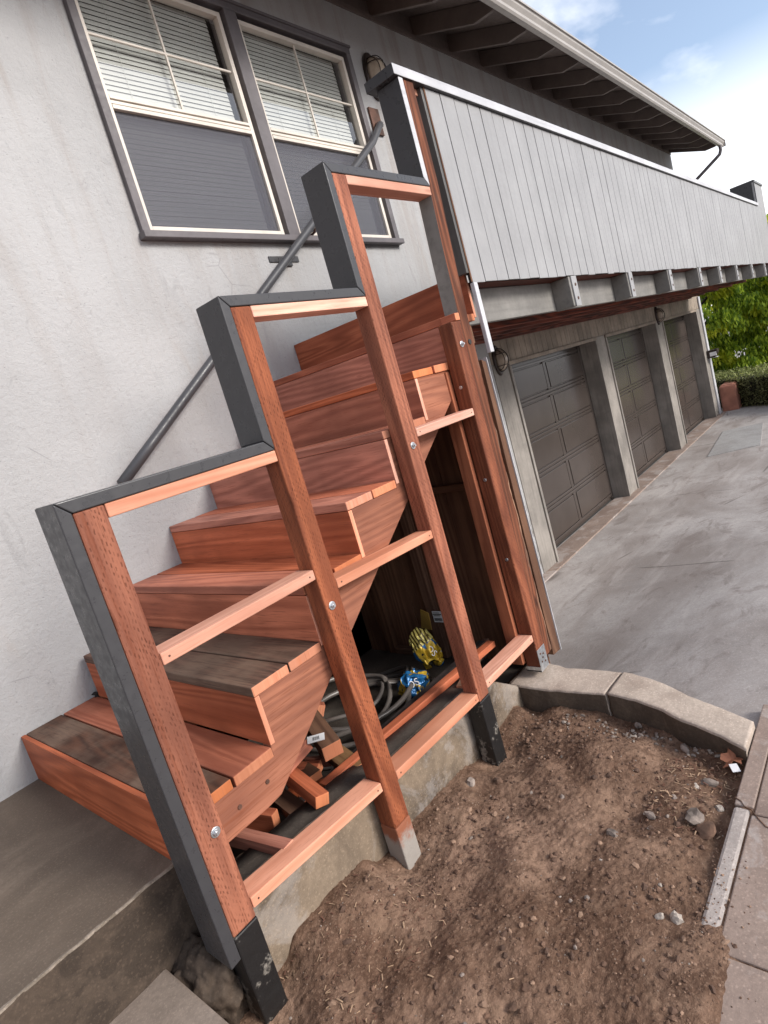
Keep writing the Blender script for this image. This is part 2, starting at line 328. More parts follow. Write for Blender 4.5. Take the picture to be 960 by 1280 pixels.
# ------------------------------------------------------------------ mesh helpers
class MB:
    def __init__(s): s.bm = bmesh.new(); s.mi = 0
    def face(s, vs, mi=None):
        try: f = s.bm.faces.new(vs)
        except ValueError: return None
        f.material_index = s.mi if mi is None else mi; return f
    def box(s, x0, x1, o0, o1, z0, z1, R=None, C=None):
        vs = []
        for x in (x0, x1):
            for o in (o0, o1):
                for z in (z0, z1):
                    p = V3(x, o, z)
                    if R is not None: p = C + R @ (p - C)
                    vs.append(s.bm.verts.new(p))
        for q in ((0, 1, 3, 2), (4, 6, 7, 5), (0, 4, 5, 1), (2, 3, 7, 6), (0, 2, 6, 4), (1, 5, 7, 3)): s.face([vs[i] for i in q])
        return s
    def prism(s, poly, o0, o1, ax='o'):
        """poly in (x,z) extruded along o, or (x,o) along z, or (o,z) along x"""
        def P(a, b, t): return V3(a, t, b) if ax == 'o' else (V3(a, b, t) if ax == 'z' else V3(t, a, b))
        A = [s.bm.verts.new(P(a, b, o0)) for a, b in poly]; B = [s.bm.verts.new(P(a, b, o1)) for a, b in poly]
        s.face(A); s.face(B[::-1]); n = len(poly)
        for i in range(n): s.face([A[i], B[i], B[(i+1) % n], A[(i+1) % n]])
        return s
    def tube(s, pts, r, seg=10, cap=True):
        pts = [V3(*p) for p in pts]; rings = []; prev = None
        rr = r if isinstance(r, (list, tuple)) else [r]*len(pts)
        for i, p in enumerate(pts):
            t = (pts[min(i+1, len(pts)-1)] - pts[max(i-1, 0)]).normalized()
            if prev is None: a = t.orthogonal().normalized()
            else: a = (prev - prev.dot(t)*t).normalized()
            prev = a; b = t.cross(a)
            rings.append([s.bm.verts.new(p + rr[i]*(math.cos(k*2*math.pi/seg)*a + math.sin(k*2*math.pi/seg)*b)) for k in range(seg)])
        for i in range(len(rings)-1):
            for k in range(seg): s.face([rings[i][k], rings[i][(k+1) % seg], rings[i+1][(k+1) % seg], rings[i+1][k]]).smooth = True
        if cap: s.face(rings[0][::-1]); s.face(rings[-1])
        return s
    def disc(s, c, n, r, h, seg=16, sx=1., sy=1., up=None, dome=0):
        c = V3(*c); n = n.normalized(); a = (up or n.orthogonal()).normalized(); b = n.cross(a)
        prof = [(1., 0), (1., h*.7), (.9, h)] if not dome else [(math.cos(t), h*math.sin(t)) for t in [i*math.pi/2/7 for i in range(7)]]
        rings = [[s.bm.verts.new(c + n*z + r*q*(sy*math.cos(k*2*math.pi/seg)*a + sx*math.sin(k*2*math.pi/seg)*b)) for k in range(seg)] for q, z in prof]
        for i in range(len(rings)-1):
            for k in range(seg):
                f = s.face([rings[i][k], rings[i][(k+1) % seg], rings[i+1][(k+1) % seg], rings[i+1][k]]); f.smooth = bool(dome)
        s.face(rings[-1]); s.face(rings[0][::-1]); return s
    def build(s, name, mats, parent=None, bevel=0., loc=None, endmat=None, endax=1, seg=2, base=False):
        bmesh.ops.recalc_face_normals(s.bm, faces=s.bm.faces[:])
        if endmat is not None:
            for f in s.bm.faces:
                if abs(f.normal[endax]) > .9: f.material_index = 1
            mats = [mats, endmat]
        vs = [v.co for v in s.bm.verts]
        if loc is None:
            mn = Vector([min(v[i] for v in vs) for i in range(3)]); mxx = Vector([max(v[i] for v in vs) for i in range(3)])
            loc = (mn + mxx)/2
            if base: loc.z = mn.z
        loc = Vector(loc)
        bmesh.ops.translate(s.bm, verts=s.bm.verts[:], vec=-loc)
        me = bpy.data.meshes.new(name); s.bm.to_mesh(me); s.bm.free()
        for m_ in (mats if isinstance(mats, (list, tuple)) else [mats]): me.materials.append(m_)
        o = bpy.data.objects.new(name, me); COL.objects.link(o)
        wl = Vector((0, 0, 0)); q = parent
        while q is not None: wl += q.location; q = q.parent
        o.parent = parent; o.location = loc - wl
        if bevel:
            b = o.modifiers.new('bevel', 'BEVEL'); b.width = bevel; b.segments = seg; b.limit_method = 'ANGLE'; b.angle_limit = R_(40)
        return o
def tag(o, label=None, cat=None, group=None, kind=None):
    if label: o['label'] = label
    if cat: o['category'] = cat
    if group: o['group'] = group
    if kind: o['kind'] = kind
    return o
def thing(name, label, cat, loc=(0, 0, 0), group=None):
    o = bpy.data.objects.new(name, None); COL.objects.link(o); o.location = V3(*loc); o.empty_display_size = .1
    return tag(o, label, cat, group)
def bx(name, mat, parent, x0, x1, o0, o1, z0, z1, bevel=.0025, **k):
    return MB().box(x0, x1, o0, o1, z0, z1).build(name, mat, parent, bevel=bevel, **k)
def roughen(bm, amp, sc, axis=None):
    for v in bm.verts:
        n = noise.noise_vector(v.co*sc)
        if axis is None: v.co += n*amp
        else: v.co[axis] += n[axis]*amp
def sm(t): t = max(0, min(1, t)); return t*t*(3-2*t)
def grid(fn, xs, os_, name, mat, kind='structure', thick=0):
    mb = MB(); rows = [[mb.bm.verts.new(V3(x, o, fn(x, o))) for o in os_] for x in xs]
    for i in range(len(xs)-1):
        for j in range(len(os_)-1): mb.face([rows[i][j], rows[i+1][j], rows[i+1][j+1], rows[i][j+1]]).smooth = True
    for f in mb.bm.faces:
        f.normal_update()
    o = mb.build(name, mat, None, loc=(0, 0, 0))
    for p in o.data.polygons: pass
    return tag(o, kind=kind)
def frange(a, b, n): return [a+(b-a)*i/n for i in range(n+1)]

# ------------------------------------------------------------------ key dimensions
TH, PW = .032, .0723
WP, W = 1.335, 1.257
RS, TR, XS = .19, .2802, -.2168
PX = [-.2453, .3448, .9369, 1.5331]
CH = [1.0387, 1.4617, 1.8912, 2.3209]
SO = 1.325                                             # face of the balcony siding

# ================================================================== SETTING
def drive_z(x, o):
    k = sm((o-.2)/2.2)*(1-sm((x-1.5)/5.))
    far = .0
    return -.902 + .46*k + far + .004*noise.noise(Vector((x*.7, o*.7, 0)))
xs = frange(1.36, 4, 28) + frange(4.2, 16, 50)[0:] + [20, 30, 60, 160]
grid(drive_z, xs, [-40, -12, -4, -1] + frange(-.25, 3.2, 30) + [4, 6, 10, 30, 120], 'driveway', M_DRIVE)
grid(lambda x, o: -1.3, [-160, -20, -4, 0, 8, 60, 160], [-120, -20, 0, 20, 120], 'ground', M_DIRT)
# expansion strip in front of the garages
tag(MB().box(1.75, 11.65, -.16, .10, -.91, -.888).build('garage_apron', M_SLAB), kind='structure')
# light patch of new concrete on the driveway
mb = MB(); mb.prism([(8.0, .55), (9.7, .42), (9.9, .95), (8.3, 1.15)], -.905, -.889, 'z'); tag(mb.build('concrete_patch', mk('patch_concrete', f_conc((.36, .35, .34), (.28, .26, .25), 3, .3))), kind='structure')
# sidewalk: border strip, slabs and the dark joints between
mb = MB(); mb.box(-3, .928, 2.214, 2.262, -.62, -.421); tag(mb.build('sidewalk_border', M_SLABW, bevel=.010), kind='structure')
mb = MB(); mb.prism([(.934, 2.214), (1.49, 2.214), (1.49, 2.268), (.934, 2.268)], -.62, -.421, 'z'); tag(mb.build('sidewalk_border', M_SLAB, bevel=.004), kind='structure')
def slab(x0, x1, o0, o1, z=-.421):
    mb = MB(); nx = max(2, int((x1-x0)/.06)); ny = max(2, int((o1-o0)/.06)); nx = min(nx, 40); ny = min(ny, 40)
    mb.box(x0, x1, o0, o1, -.62, z); return tag(mb.build('sidewalk', M_SLAB, bevel=.004), kind='structure')
slab(-3, .425, 2.266, 4.4); slab(.430, .905, 2.266, 4.4); slab(.909, 1.49, 2.272, 4.4)
mb = MB(); mb.box(-3, 1.49, 2.23, 4.38, -.8, -.4265); tag(mb.build('sidewalk_bed', M_DIRT), kind='structure')
# crack across the border strip
mb = MB(); pts = [(.962, 2.212), (.950, 2.232), (.930, 2.244), (.925, 2.262), (.895, 2.285), (.868, 2.31), (.862, 2.34), (.83, 2.38)]
for i in range(len(pts)-1):
    (a, b), (c, d) = pts[i], pts[i+1];  wd = .0018
    mb.prism([(a-wd, b), (c-wd, d), (c+wd, d), (a+wd, b)], -.4225, -.4185, 'z')
tag(mb.build('sidewalk_crack', M_CLOD), kind='structure')

# landing pad at the stair foot and the lower step beside it
def jag_box(x0, x1, o0, o1, z0, z1, n=40, amp=.006):
    mb = MB(); xs_ = frange(x0, x1, n)
    top = [(x, o1 + amp*noise.noise(Vector((x*14, 3, 0))) + amp*.6*noise.noise(Vector((x*47, 8, 0)))) for x in xs_]
    mb.prism([(x0, o0)] + top + [(x1, o0)], z0, z1, 'z'); return mb
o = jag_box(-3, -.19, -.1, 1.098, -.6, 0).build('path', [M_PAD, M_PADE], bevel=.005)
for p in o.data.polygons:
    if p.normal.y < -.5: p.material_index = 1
tag(o, kind='structure')
mb = MB(); mb.box(-3, -.345, 1.0, 2.3, -.6, -.235); tag(mb.build('path_step', mk('step_concrete', f_conc((.27, .215, .175), (.17, .13, .105), 3, .5, agg=.1)), bevel=.008), kind='structure')
mb = MB(); xs_ = frange(-3, -.22, 220)
mb.prism([(x, 1.0935+.006*noise.noise(Vector((x*14, 3, 0)))+.010*min(.35, noise.noise(Vector((x*23, 1, 0))))) for x in xs_] + [(x, 1.0995+.006*noise.noise(Vector((x*14, 3, 0)))+.0036*noise.noise(Vector((x*47, 8, 0)))) for x in xs_[::-1]], -.006, .0008, 'z')
tag(mb.build('path_edge_wear', mk('worn_pad_edge', f_conc((.30, .25, .205), (.16, .13, .10), 22, .5, lo=.40, hi=.55))), kind='structure')
# broken lump of concrete under the pad corner
mb = MB(); bmesh.ops.create_icosphere(mb.bm, subdivisions=5, radius=1)
for v in mb.bm.verts:
    c = v.co.copy(); c *= 1 + .25*noise.noise(c*2.5) + .12*noise.noise(c*6) + .07*noise.noise(c*15); v.co = V3(-.265, 1.17, -.33) + Vector((c.x*.10, c.y*.11, c.z*.125))
for f in mb.bm.faces: f.smooth = True
tag(mb.build('concrete_lump', M_PADE), 'broken lump of rough concrete under the corner of the grey pad', 'rubble')

# dirt bed
ctrl = [(-.117, 1.25, -.40), (-.042, 1.25, -.34), (.094, 1.25, -.343), (.22, 1.25, -.353), (.33, 1.26, -.42), (.511, 1.25, -.416), (.618, 1.25, -.419), (.762, 1.25, -.432), (1.124, 1.25, -.447), (1.258, 1.25, -.43),
        (-.178, 1.36, -.405), (-.25, 1.36, -.40), (.36, 1.35, -.468), (.43, 1.35, -.455), (1.0, 1.35, -.492), (.93, 1.36, -.488), (1.33, 1.30, -.50), (1.33, 1.585, -.462), (1.31, 1.8, -.47), (1.26, 1.99, -.485), (1.19, 2.17, -.47),
        (1.05, 2.2, -.452), (.9, 2.2, -.45), (.7, 2.2, -.445), (.55, 2.2, -.43), (.42, 2.2, -.408), (.30, 2.22, -.403), (.2, 2.26, -.405), (0, 2.25, -.41), (.4, 2.3, -.414), (.15, 2.42, -.43), (-.3, 2.3, -.40),
        (.1, 1.6, -.40), (.5, 1.7, -.40), (.75, 1.75, -.425), (.6, 1.95, -.425), (.9, 1.6, -.43), (1.05, 1.75, -.425), (1.1, 1.45, -.455), (-.3, 1.7, -.40), (-.5, 2.0, -.40), (.3, 1.95, -.395), (.72, 1.45, -.45), (.42, 1.55, -.43), (-.5, 1.5, -.42), (-1.5, 1.8, -.42), (-3, 2, -.42)]
def dirt_z(x, o, fine=True):
    sw = sz = 0
    for a, b, c in ctrl:
        d2 = (x-a)**2 + (o-b)**2 + .0012; ww = 1/d2**1.5; sw += ww; sz += ww*c
    z = sz/sw
    if fine:
        p = Vector((x, o, 0)); edge = sm((o-1.26)/.1)*sm((2.25-o)/.12)
        z += edge*(.026*noise.noise(p*4.2) + .016*noise.noise(p*9+Vector((5, 0, 0)))) + .0035*noise.noise(p*17) + .003*noise.noise(p*48) + .0045*max(0, noise.noise(p*95)-.12)*2.2
    if o > 2.214:      # spill over the slab edge near the camera
        z = min(z, -.43 + .035*sm((.56-x)/.2)*sm((2.34+.05*noise.noise(Vector((x*6, o*6, 2)))-o)/.12)*(1 if x < .9 else 0) + .0018*noise.noise(Vector((x*60, o*60, 0))))
    return z
o = grid(dirt_z, frange(-1.6, -.45, 30)[:-1] + frange(-.45, 1.36, 330), frange(1.20, 2.50, 240), 'soil', M_DIRT)
def inside(x, o): return 1.27 < o < 2.2 and -.4 < x < 1.3

# loose gravel and crumbs: nobody could count them
def rock_mesh(mb, c, r, flat=.7, seed=0, sub=1, mi=0, rot=None):
    t = bmesh.new(); bmesh.ops.create_icosphere(t, subdivisions=sub, radius=1)
    rnd = random.Random(seed); ax = Vector((rnd.uniform(.7, 1.3), rnd.uniform(.6, 1.1), rnd.uniform(.5, .9)*flat))
    q = Matrix.Rotation(rnd.uniform(0, 6.28), 3, 'Z') @ Matrix.Rotation(rnd.uniform(-.5, .5), 3, 'X')
    off = Vector((seed*1.7 % 31, seed*.9 % 17, 0)); mp_ = {}
    for v in t.verts:
        p = v.co.copy(); k = 1 + .45*noise.noise(p*1.4+off) + .15*noise.noise(p*3.5+off)
        p = Vector((p.x*ax.x, p.y*ax.y, p.z*ax.z))*k*r
        mp_[v] = mb.bm.verts.new(q @ p + c)
    for f in t.faces: mb.face([mp_[v] for v in f.verts], mi)
    t.free()
mb = MB()
for i in range(9500):
    x = random.uniform(-.4, 1.32); o = random.uniform(1.27, 2.3)
    cl = noise.noise(Vector((x*3, o*3, 7)))
    if random.random() > .45 + .9*cl: continue
    r = min(.011, .0018*(1/(random.random()+.12)))*random.uniform(.6, 1.1)
    rock_mesh(mb, V3(x, o, dirt_z(x, o)+r*.15), r, .8, i, 1, random.choice((0, 0, 3, 3, 4)) if random.random() < .965 else random.choice((1, 1, 2)))
for k in range(150):   # rubble drift along the curb
    t = random.random(); o = 1.5 + .68*t; x = 1.30 - .02*abs(t-.3) - abs(random.gauss(0, .05)) - .1*max(0, t-.6)
    r = random.uniform(.003, .011); rock_mesh(mb, V3(x, o, dirt_z(x, o)+r*.3), r, .8, 5000+k, 1, random.choice((0, 1, 1, 2)))
for k in range(700):   # dirt tracked over the paving
    o = 2.2 + abs(random.gauss(0, .055)); x = random.uniform(-.3, .75) - (o-2.2)*.3
    if o > 2.6: continue
    r = .001/(random.random()+.22); rock_mesh(mb, V3(x, o, max(dirt_z(x, o), -.421)+r*.2), r, .7, 9000+k, 1, random.choice((0, 4, 3, 4)))
tag(mb.build('gravel', [M_CLOD, M_ROCK, M_ROCKW, mk('dark_crumb', f_simple((.095, .054, .036), .95, var=.3)), mk('tan_crumb', f_simple((.23, .145, .098), .95, var=.3))]), kind='stuff')
mb = MB()
for i in range(430):
    if i < 260: x = random.uniform(.8, 1.2); o = random.uniform(1.95, 2.19)
    elif i < 420: x = random.uniform(-.15, .3); o = random.uniform(1.27, 1.6)
    else: x = random.uniform(-.4, 1.25); o = random.uniform(1.3, 2.18)
    a = random.uniform(0, 3.14); l = random.uniform(.003, .010); wd = random.uniform(.0006, .0018); z = dirt_z(x, o)+.003
    c = V3(x, o, z); d = Vector((math.cos(a), math.sin(a), random.uniform(-.15, .25)))*l; e = Vector((-math.sin(a), math.cos(a), 0))*wd
    vs = [mb.bm.verts.new(c+p) for p in (-d-e, d-e, d+e, -d+e)]; u = [mb.bm.verts.new(v.co+Vector((0, 0, .001))) for v in vs]
    mi = 0 if random.random() < .45 else 1
    mb.face(vs, mi); mb.face(u, mi)
    for q in range(4): mb.face([vs[q], vs[(q+1) % 4], u[(q+1) % 4], u[q]], mi)
tag(mb.build('wood_chips', [M_STRAW, mk('brown_bark_chip', f_simple((.12, .055, .035), .9, var=.5))]), kind='stuff')

# ================================================================== HOUSE
HX0, HX1 = -4.5, 11.62
house = thing('house', 'grey stucco two storey house with garages below and a wide dark eave', 'house', (3, 0, -.9))
mb = MB()
WX = (1.005, 3.04, 2.165, 3.49)      # window opening
mb.box(HX0, WX[0], -.16, 0, -1.0, 3.84); mb.box(WX[1], HX1, -.16, 0, 1.345, 3.84)
mb.box(WX[0], WX[1], -.16, 0, -1.0, WX[2]); mb.box(WX[0], WX[1], -.16, 0, WX[3], 3.84); mb.box(WX[1], 3.93, -.16, 0, -1.0, 1.345)
mb.box(HX1-.16, HX1, -5, -.16, -1, 3.84); mb.box(HX0, HX0+.16, -5, -.16, -1, 3.84)
bmesh.ops.remove_doubles(mb.bm, verts=mb.bm.verts[:], dist=.0001)
mb.build('wall', M_STUCCO, house, loc=V3(3, 0, 1.5))
# garage front: siding over the doors, piers, trims, doors
mb = MB()
x = 3.93
mb.box(3.93, HX1, -.05, -.006, 1.09, 1.33)
k = 0
while x < HX1-.02:
    x1 = min(x+.118, HX1); mb.box(x+.003, x1-.003, -.008, .004, 1.092, 1.335 + .012*math.sin(k*2.3)); x = x1; k += 1
mb.build('board_siding', M_HEAD, house, bevel=.002)
doors = [(4.24, 6.345), (6.72, 8.745), (9.15, 11.20)]
piers = [(3.93, 4.20), (6.375, 6.68), (8.775, 9.11), (11.235, 11.62)]
for i, (a, b) in enumerate(piers):
    bx('pier', M_JAMB, house, a, b, -.30, .008, -.905, 1.088, .004)
for i, (a, b) in enumerate(doors):
    # jambs and head deepen into the wall
    bx('jamb', M_JAMB, house, b, b+.029, -.20, .022, -.905, 1.05, .003)
    bx('jamb', M_JAMB, house, a-.036, a, -.20, .022, -.905, 1.05, .003)
    bx('head_trim', M_HEAD, house, a-.045, b+.04, -.20, .026, 1.052, 1.089, .003)
    mb = MB(); D = -.20
    mb.box(a, b, D-.05, D, -.90, 1.05)
    rows = [1.02, .655, .285, -.09, -.465, -.85]; mid = (a+b)/2 + .02
    G = .013; H = D+.017
    cols_ = ((a+.07, mid-.045), (mid+.045, b-.07))
    mb.box(a, a+.07-G, D, H, -.90, 1.05); mb.box(b-.07+G, b, D, H, -.90, 1.05)
    for r in range(5):
        zt, zb = rows[r]-.045, rows[r+1]+.045
        mb.box(mid-.045+G, mid+.045-G, D, H, zb-G+.001, zt+G-.001)
        mb.box(a+.07-G, b-.07+G, D, H-.0006, zt+G, rows[r]-.003); mb.box(a+.07-G, b-.07+G, D, H-.0006, rows[r+1]+.003, zb-G)
        for (u0, u1) in cols_: mb.box(u0, u1, D, D+.020, zb, zt)
    gd = mb.build('garage_door', M_DOOR, house, bevel=.004)
    bx('door_seal', M_DARKV, gd, a, b, D-.02, D+.006, -.905, -.885, 0)
# window: grey casing, two double hung units
sillw = bx('sill', M_TRIM, house, .98, 3.062, -.02, .055, 2.128, 2.163, .004)
for (x0, x1, z0, z1, nm) in ((.992, 1.036, 2.163, 3.455, 'casing'), (3.0, 3.048, 2.163, 3.455, 'casing'), (.992, 3.048, 3.455, 3.505, 'casing'), (1.955, 2.045, 2.164, 3.454, 'mullion_casing')):
    bx(nm, M_TRIM, house, x0, x1, -.04, .03, z0, z1, .004)
    if z1 > 3.5: bx('drip_cap', M_TRIM, house, x0-.004, x1+.004, -.01, .042, z1-.012, z1+.004, .002)
for wi, (a, b) in enumerate(((1.036, 1.955), (2.045, 3.0))):
    wn = MB().box(a, b, -.10, -.085, 2.163, 3.455)
    win = MB()
    F = .026; zb, zt, zm = 2.172, 3.43, 2.79
    win.box(a+.002, a+F, -.03, .012, zb, zt); win.box(b-F-.022, b-.004-.018, -.03, .012, zb, zt)
    win.box(b-.022, b-.002, -.04, -.012, zb, zt)
    win.box(a+F, b-F-.022, -.03, .012, zt-F, zt); win.box(a+F, b-F-.022, -.03, .012, zb, zb+F)
    win.box(a+F, b-F-.022, -.028, .016, zm-.034, zm-.014); win.box(a+F, b-F-.022, -.03, .010, zm-.008, zm+.008); win.box(a+F, b-F-.022, -.028, .014, zm+.014, zm+.030)
    fo = win.build('window', M_CREAM, house, bevel=.002)
    x0, x1 = a+F, b-F-.022; xm = (x0+x1)/2; zmm = (zm+.03+zt-F)/2
    g = MB(); g.face([g.bm.verts.new(V3(*q)) for q in ((x0, -.018, zm+.03), (x1, -.018, zm+.03), (x1, -.018, zt-F), (x0, -.018, zt-F))]); g.build('pane', M_GLASS, fo)
    g = MB(); g.face([g.bm.verts.new(V3(*q)) for q in ((x0, -.030, zb+F), (x1, -.030, zb+F), (x1, -.030, zm-.034), (x0, -.030, zm-.034))]); g.build('pane', M_GLASS, fo)
    g = MB(); g.box(xm-.005, xm+.005, -.014, -.004, zm+.03, zt-F); g.box(x0, xm-.0052, -.014, -.004, zmm-.005, zmm+.005); g.box(xm+.0052, x1, -.014, -.004, zmm-.005, zmm+.005); g.build('muntin', M_CREAM, fo)
    g = MB(); g.box(x0, x1, -.006, -.005, zb+F, zm-.034); g.build('insect_screen', M_SCREEN, fo)
    g = MB(); z = zb+.02
    while z < zt-.01:
        zz = z + random.uniform(-.0008, .0008)
        vs = [g.bm.verts.new(V3(xx, oo, zz+dz)) for xx, oo, dz in ((x0+.012, -.058, .0125), (x1-.035, -.058, .0125), (x1-.035, -.052, -.0135), (x0+.012, -.052, -.0135))]
        g.face(vs); z += .0253
    for q in (.2, .8): xx = x0+(x1-x0)*q; g.box(xx-.001, xx+.001, -.049, -.048, zb, zt)
    g.build('blind', M_BLIND, fo)
    bx('dark_room_sheet', M_DARKV, fo, a, b, -.12, -.11, 2.15, 3.47, 0)  # near-black sheet standing in for the unlit room behind the blind
# roof: deck, rafters, blocking, fascia, gutter, downspout
roof = bx('roof', M_EAVE, house, HX0-.2, HX1+.12, -6, -.02, 3.99, 4.03, .004)
mb = MB(); mb.prism([(-.05, 4.005), (.74, 3.685), (.74, 3.71), (-.05, 4.03)], HX0-.2, HX1+.12, 'x'); mb.build('soffit_board', M_EAVE, roof)
def rafter(x):
    mb = MB(); mb.prism([(-.02, 3.848), (.53, 3.624), (.69, 3.621), (.733, 3.64), (.733, 3.684), (-.02, 3.989)], x, x+.035, 'x'); return mb.build('rafter', M_EAVE, roof, bevel=.003)
n = 0; x = 4.015-.55*8
while x < HX1-.1:
    rafter(x); x += .55
rafter(HX1-.005)
mb = MB(); mb.box(HX0, HX1-.002, -.03, -.004, 3.841, 3.985); mb.build('blocking', M_EAVE, roof)
bx('frieze_board', M_EAVE, house, HX0, HX1, .0, .012, 3.80, 3.838, .002)
fa = bx('fascia', M_EAVE, roof, HX0-.2, HX1+.12, .736, .756, 3.605, 3.70, .003)
mb = MB(); prof = [(.758, 3.565), (.80, 3.563), (.812, 3.578), (.812, 3.600), (.832, 3.628), (.835, 3.646), (.848, 3.648), (.848, 3.662), (.830, 3.662), (.826, 3.650), (.80, 3.60), (.80, 3.578), (.766, 3.578), (.766, 3.665), (.758, 3.665)]
mb.prism(prof, HX0-.2, HX1+.02, 'x'); mb.box(HX1+.02, HX1+.024, .758, .846, 3.565, 3.66); mb.build('gutter', M_GUT, roof)
mb = MB(); pth = [(11.45, .79, 3.57), (11.45, .79, 3.50), (11.45, .765, 3.44), (11.45, .70, 3.40), (11.48, .30, 3.18), (11.5, .08, 3.06), (11.5, .04, 3.0), (11.5, .04, 1.6)]
mb.tube(pth, .026, 12); mb.build('downspout', M_TRIM, roof)

# ------------------------------------------------------------------ balcony
bal = thing('balcony', 'long balcony with pale grey board siding above the garages', 'balcony', (1.8, 1.2, 1.18))
BX0, BX1 = 1.700, 10.92
mb = MB(); x = BX0; k = 0
mb.mi = 1; mb.box(BX0, 10.15, SO-.020, SO-.0065, 1.459, 2.2885); mb.mi = 0
while x < 10.15:
    x1 = min(x+.1155, 10.15); mb.box(x+.0028, x1-.0028, SO-.008, SO+random.uniform(-.0012, .0012), 1.457+random.uniform(-.003, .003), 2.2885); x = x1
mb.build('siding', [M_SIDE, M_DARKV], bal, bevel=.0015)
mb = MB(); mb.box(10.15, BX1, SO-.02, SO-.0065, 1.459, 2.632); x = 10.15
while x < BX1:
    x1 = min(x+.1155, BX1); mb.box(x+.002, x1-.002, SO-.008, SO, 1.457, 2.632); x = x1
mb.build('end_siding', M_SIDE, bal, bevel=.0015)
bx('inner_panel', M_SIDE, bal, BX0+.03, 10.15, SO-.11, SO-.095, 1.52, 2.285, .001)
bx('end_stud', paint('dark_grey_paint', (.10, .097, .093), .5, .4, axis='z'), bal, 1.672, 1.697, SO-.075, SO-.003, 1.50, 2.289, .002)
bx('stud_edge', w_dark('z'), bal, 1.690, 1.6985, SO-.0028, SO+.001, 1.46, 2.289, 0)
# cap: charcoal inner/near end, bright edge outside
mb = MB(); mb.box(PX[3]-.062, 10.19, 1.185, WP+.008, 2.290, 2.332)
o = mb.build('cap_board', [M_CHAR, M_WHITE], bal, bevel=.003)
for p in o.data.polygons:
    if p.normal.y < -.9: p.material_index = 1
bx('cap_subrail', w_new('x'), bal, 1.625, 10.1, 1.20, SO-.022, 2.262, 2.289, .002)
mb = MB(); mb.box(10.19, BX1+.02, 1.14, SO+.015, 2.634, 2.666); mb.box(10.16, 10.19, 1.02, SO+.012, 2.333, 2.666); o = mb.build('end_wall_cap', M_CHAR, bal, bevel=.003)
bx('end_wall_rail', M_CHAR, bal, 10.25, 10.30, .3, 1.01, 2.50, 2.55, .003)
bx('rim_board', M_RIM, bal, 1.78, BX1, SO-.16, SO-.12, 1.290, 1.456, .003)
bx('corner_trim', M_WHITE, bal, 1.700, 1.733, SO-.018, SO+.003, 1.135, 1.4555, .003)
for i, x in enumerate([2.832, 3.862, 4.897, 5.95, 6.86, 7.80, 8.855, 9.94, 10.8]):
    je = MB(); je.box(x-.055, x+.04, SO-.12, SO-.006, 1.282, 1.456); je = je.build('joist_end', M_RIM, bal, bevel=.004)
    bx('end_plate', M_SIDE, je, x-.034, x+.041, SO-.0055, SO+.003, 1.279, 1.4555, .002)
    mb = MB()
    for zz in (1.325, 1.405): MB().disc((x+.005, SO+.003, zz), V3(0, 1, 0), .009, .004, 8).build('bolt', M_BRACK, je)
mb = MB(); mb.box(1.772, BX1, .002, SO-.022, 1.4565, 1.474); dk_ = mb.build('deck', [M_UNDER, mk('deck_bounce_top', f_simple((.48, .45, .41), .7))], bal)  # unseen top face made pale to bounce light onto the upper wall
for p in dk_.data.polygons:
    if p.normal.z > .9: p.material_index = 1
o_ = .03; k = 0
while o_ < SO-.25:
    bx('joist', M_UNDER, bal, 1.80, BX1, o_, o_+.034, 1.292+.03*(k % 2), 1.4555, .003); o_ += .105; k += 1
# old post, leaning a little, painted on its near face
mb = MB(); lv = [(-.30, 1.500, 1.556), (.2, 1.502, 1.556), (.7, 1.503, 1.560), (1.05, 1.503, 1.566), (1.32, 1.502, 1.572), (1.6, 1.515, 1.588), (1.89, 1.534, 1.606), (2.288, 1.534, 1.606)]
poly = [(a, z) for z, a, b in lv] + [(b, z) for z, a, b in lv[::-1]]
# refine the lower part so the rot can bite into it
def refine(poly, st=.02):
    out = []
    for i in range(len(poly)):
        a, b = poly[i], poly[(i+1) % len(poly)]; n = max(1, int(math.dist(a, b)/st))
        for k in range(n): out.append((a[0]+(b[0]-a[0])*k/n, a[1]+(b[1]-a[1])*k/n))
    return out
pl = []
for a, z in refine(poly):
    k = sm((1.25-z)/.3) if a > 1.52 else 0
    pl.append((a + k*(.012*noise.noise(Vector((z*9, 0, 0))) + .006*noise.noise(Vector((z*33, 4, 0)))), z))
mb.prism(pl, WP-PW, WP-.003)
op = mb.build('old_post', [wood('old_red_wood', (.21, .082, .048), (.07, .028, .018), 'z', .8, grey=.25, knots=.9, contrast=1.8, bumpst=.8), M_RIM], bal)
for p in op.data.polygons:
    c = p.center
    if p.normal.x < -.8: p.material_index = 1
mb = MB(); mb.box(1.5005, 1.50, WP-PW, WP-.0025, 1.30, 1.33)
mb = MB(); mb.disc((1.535, WP-.002, 1.20), V3(0, 1, 0), .012, .003, 12); mb.build('bolt_hole', M_DARKV, op)
# splintered strip of rotten wood along the old post
mb = MB(); z = -.31; pl = []; pr = []
while z < 1.02:
    wdt = .026 + .012*noise.noise(Vector((z*7, 9, 0))); pl.append((1.561 + .004*noise.noise(Vector((z*21, 0, 0))), z)); pr.append((1.561+wdt*sm((1.02-z)/.25) + .005*noise.noise(Vector((z*40, 2, 0))), z)); z += .018
mb.prism(pl+pr[::-1], 1.26, 1.318); mb.build('rotten_strip', w_rot(), bal)

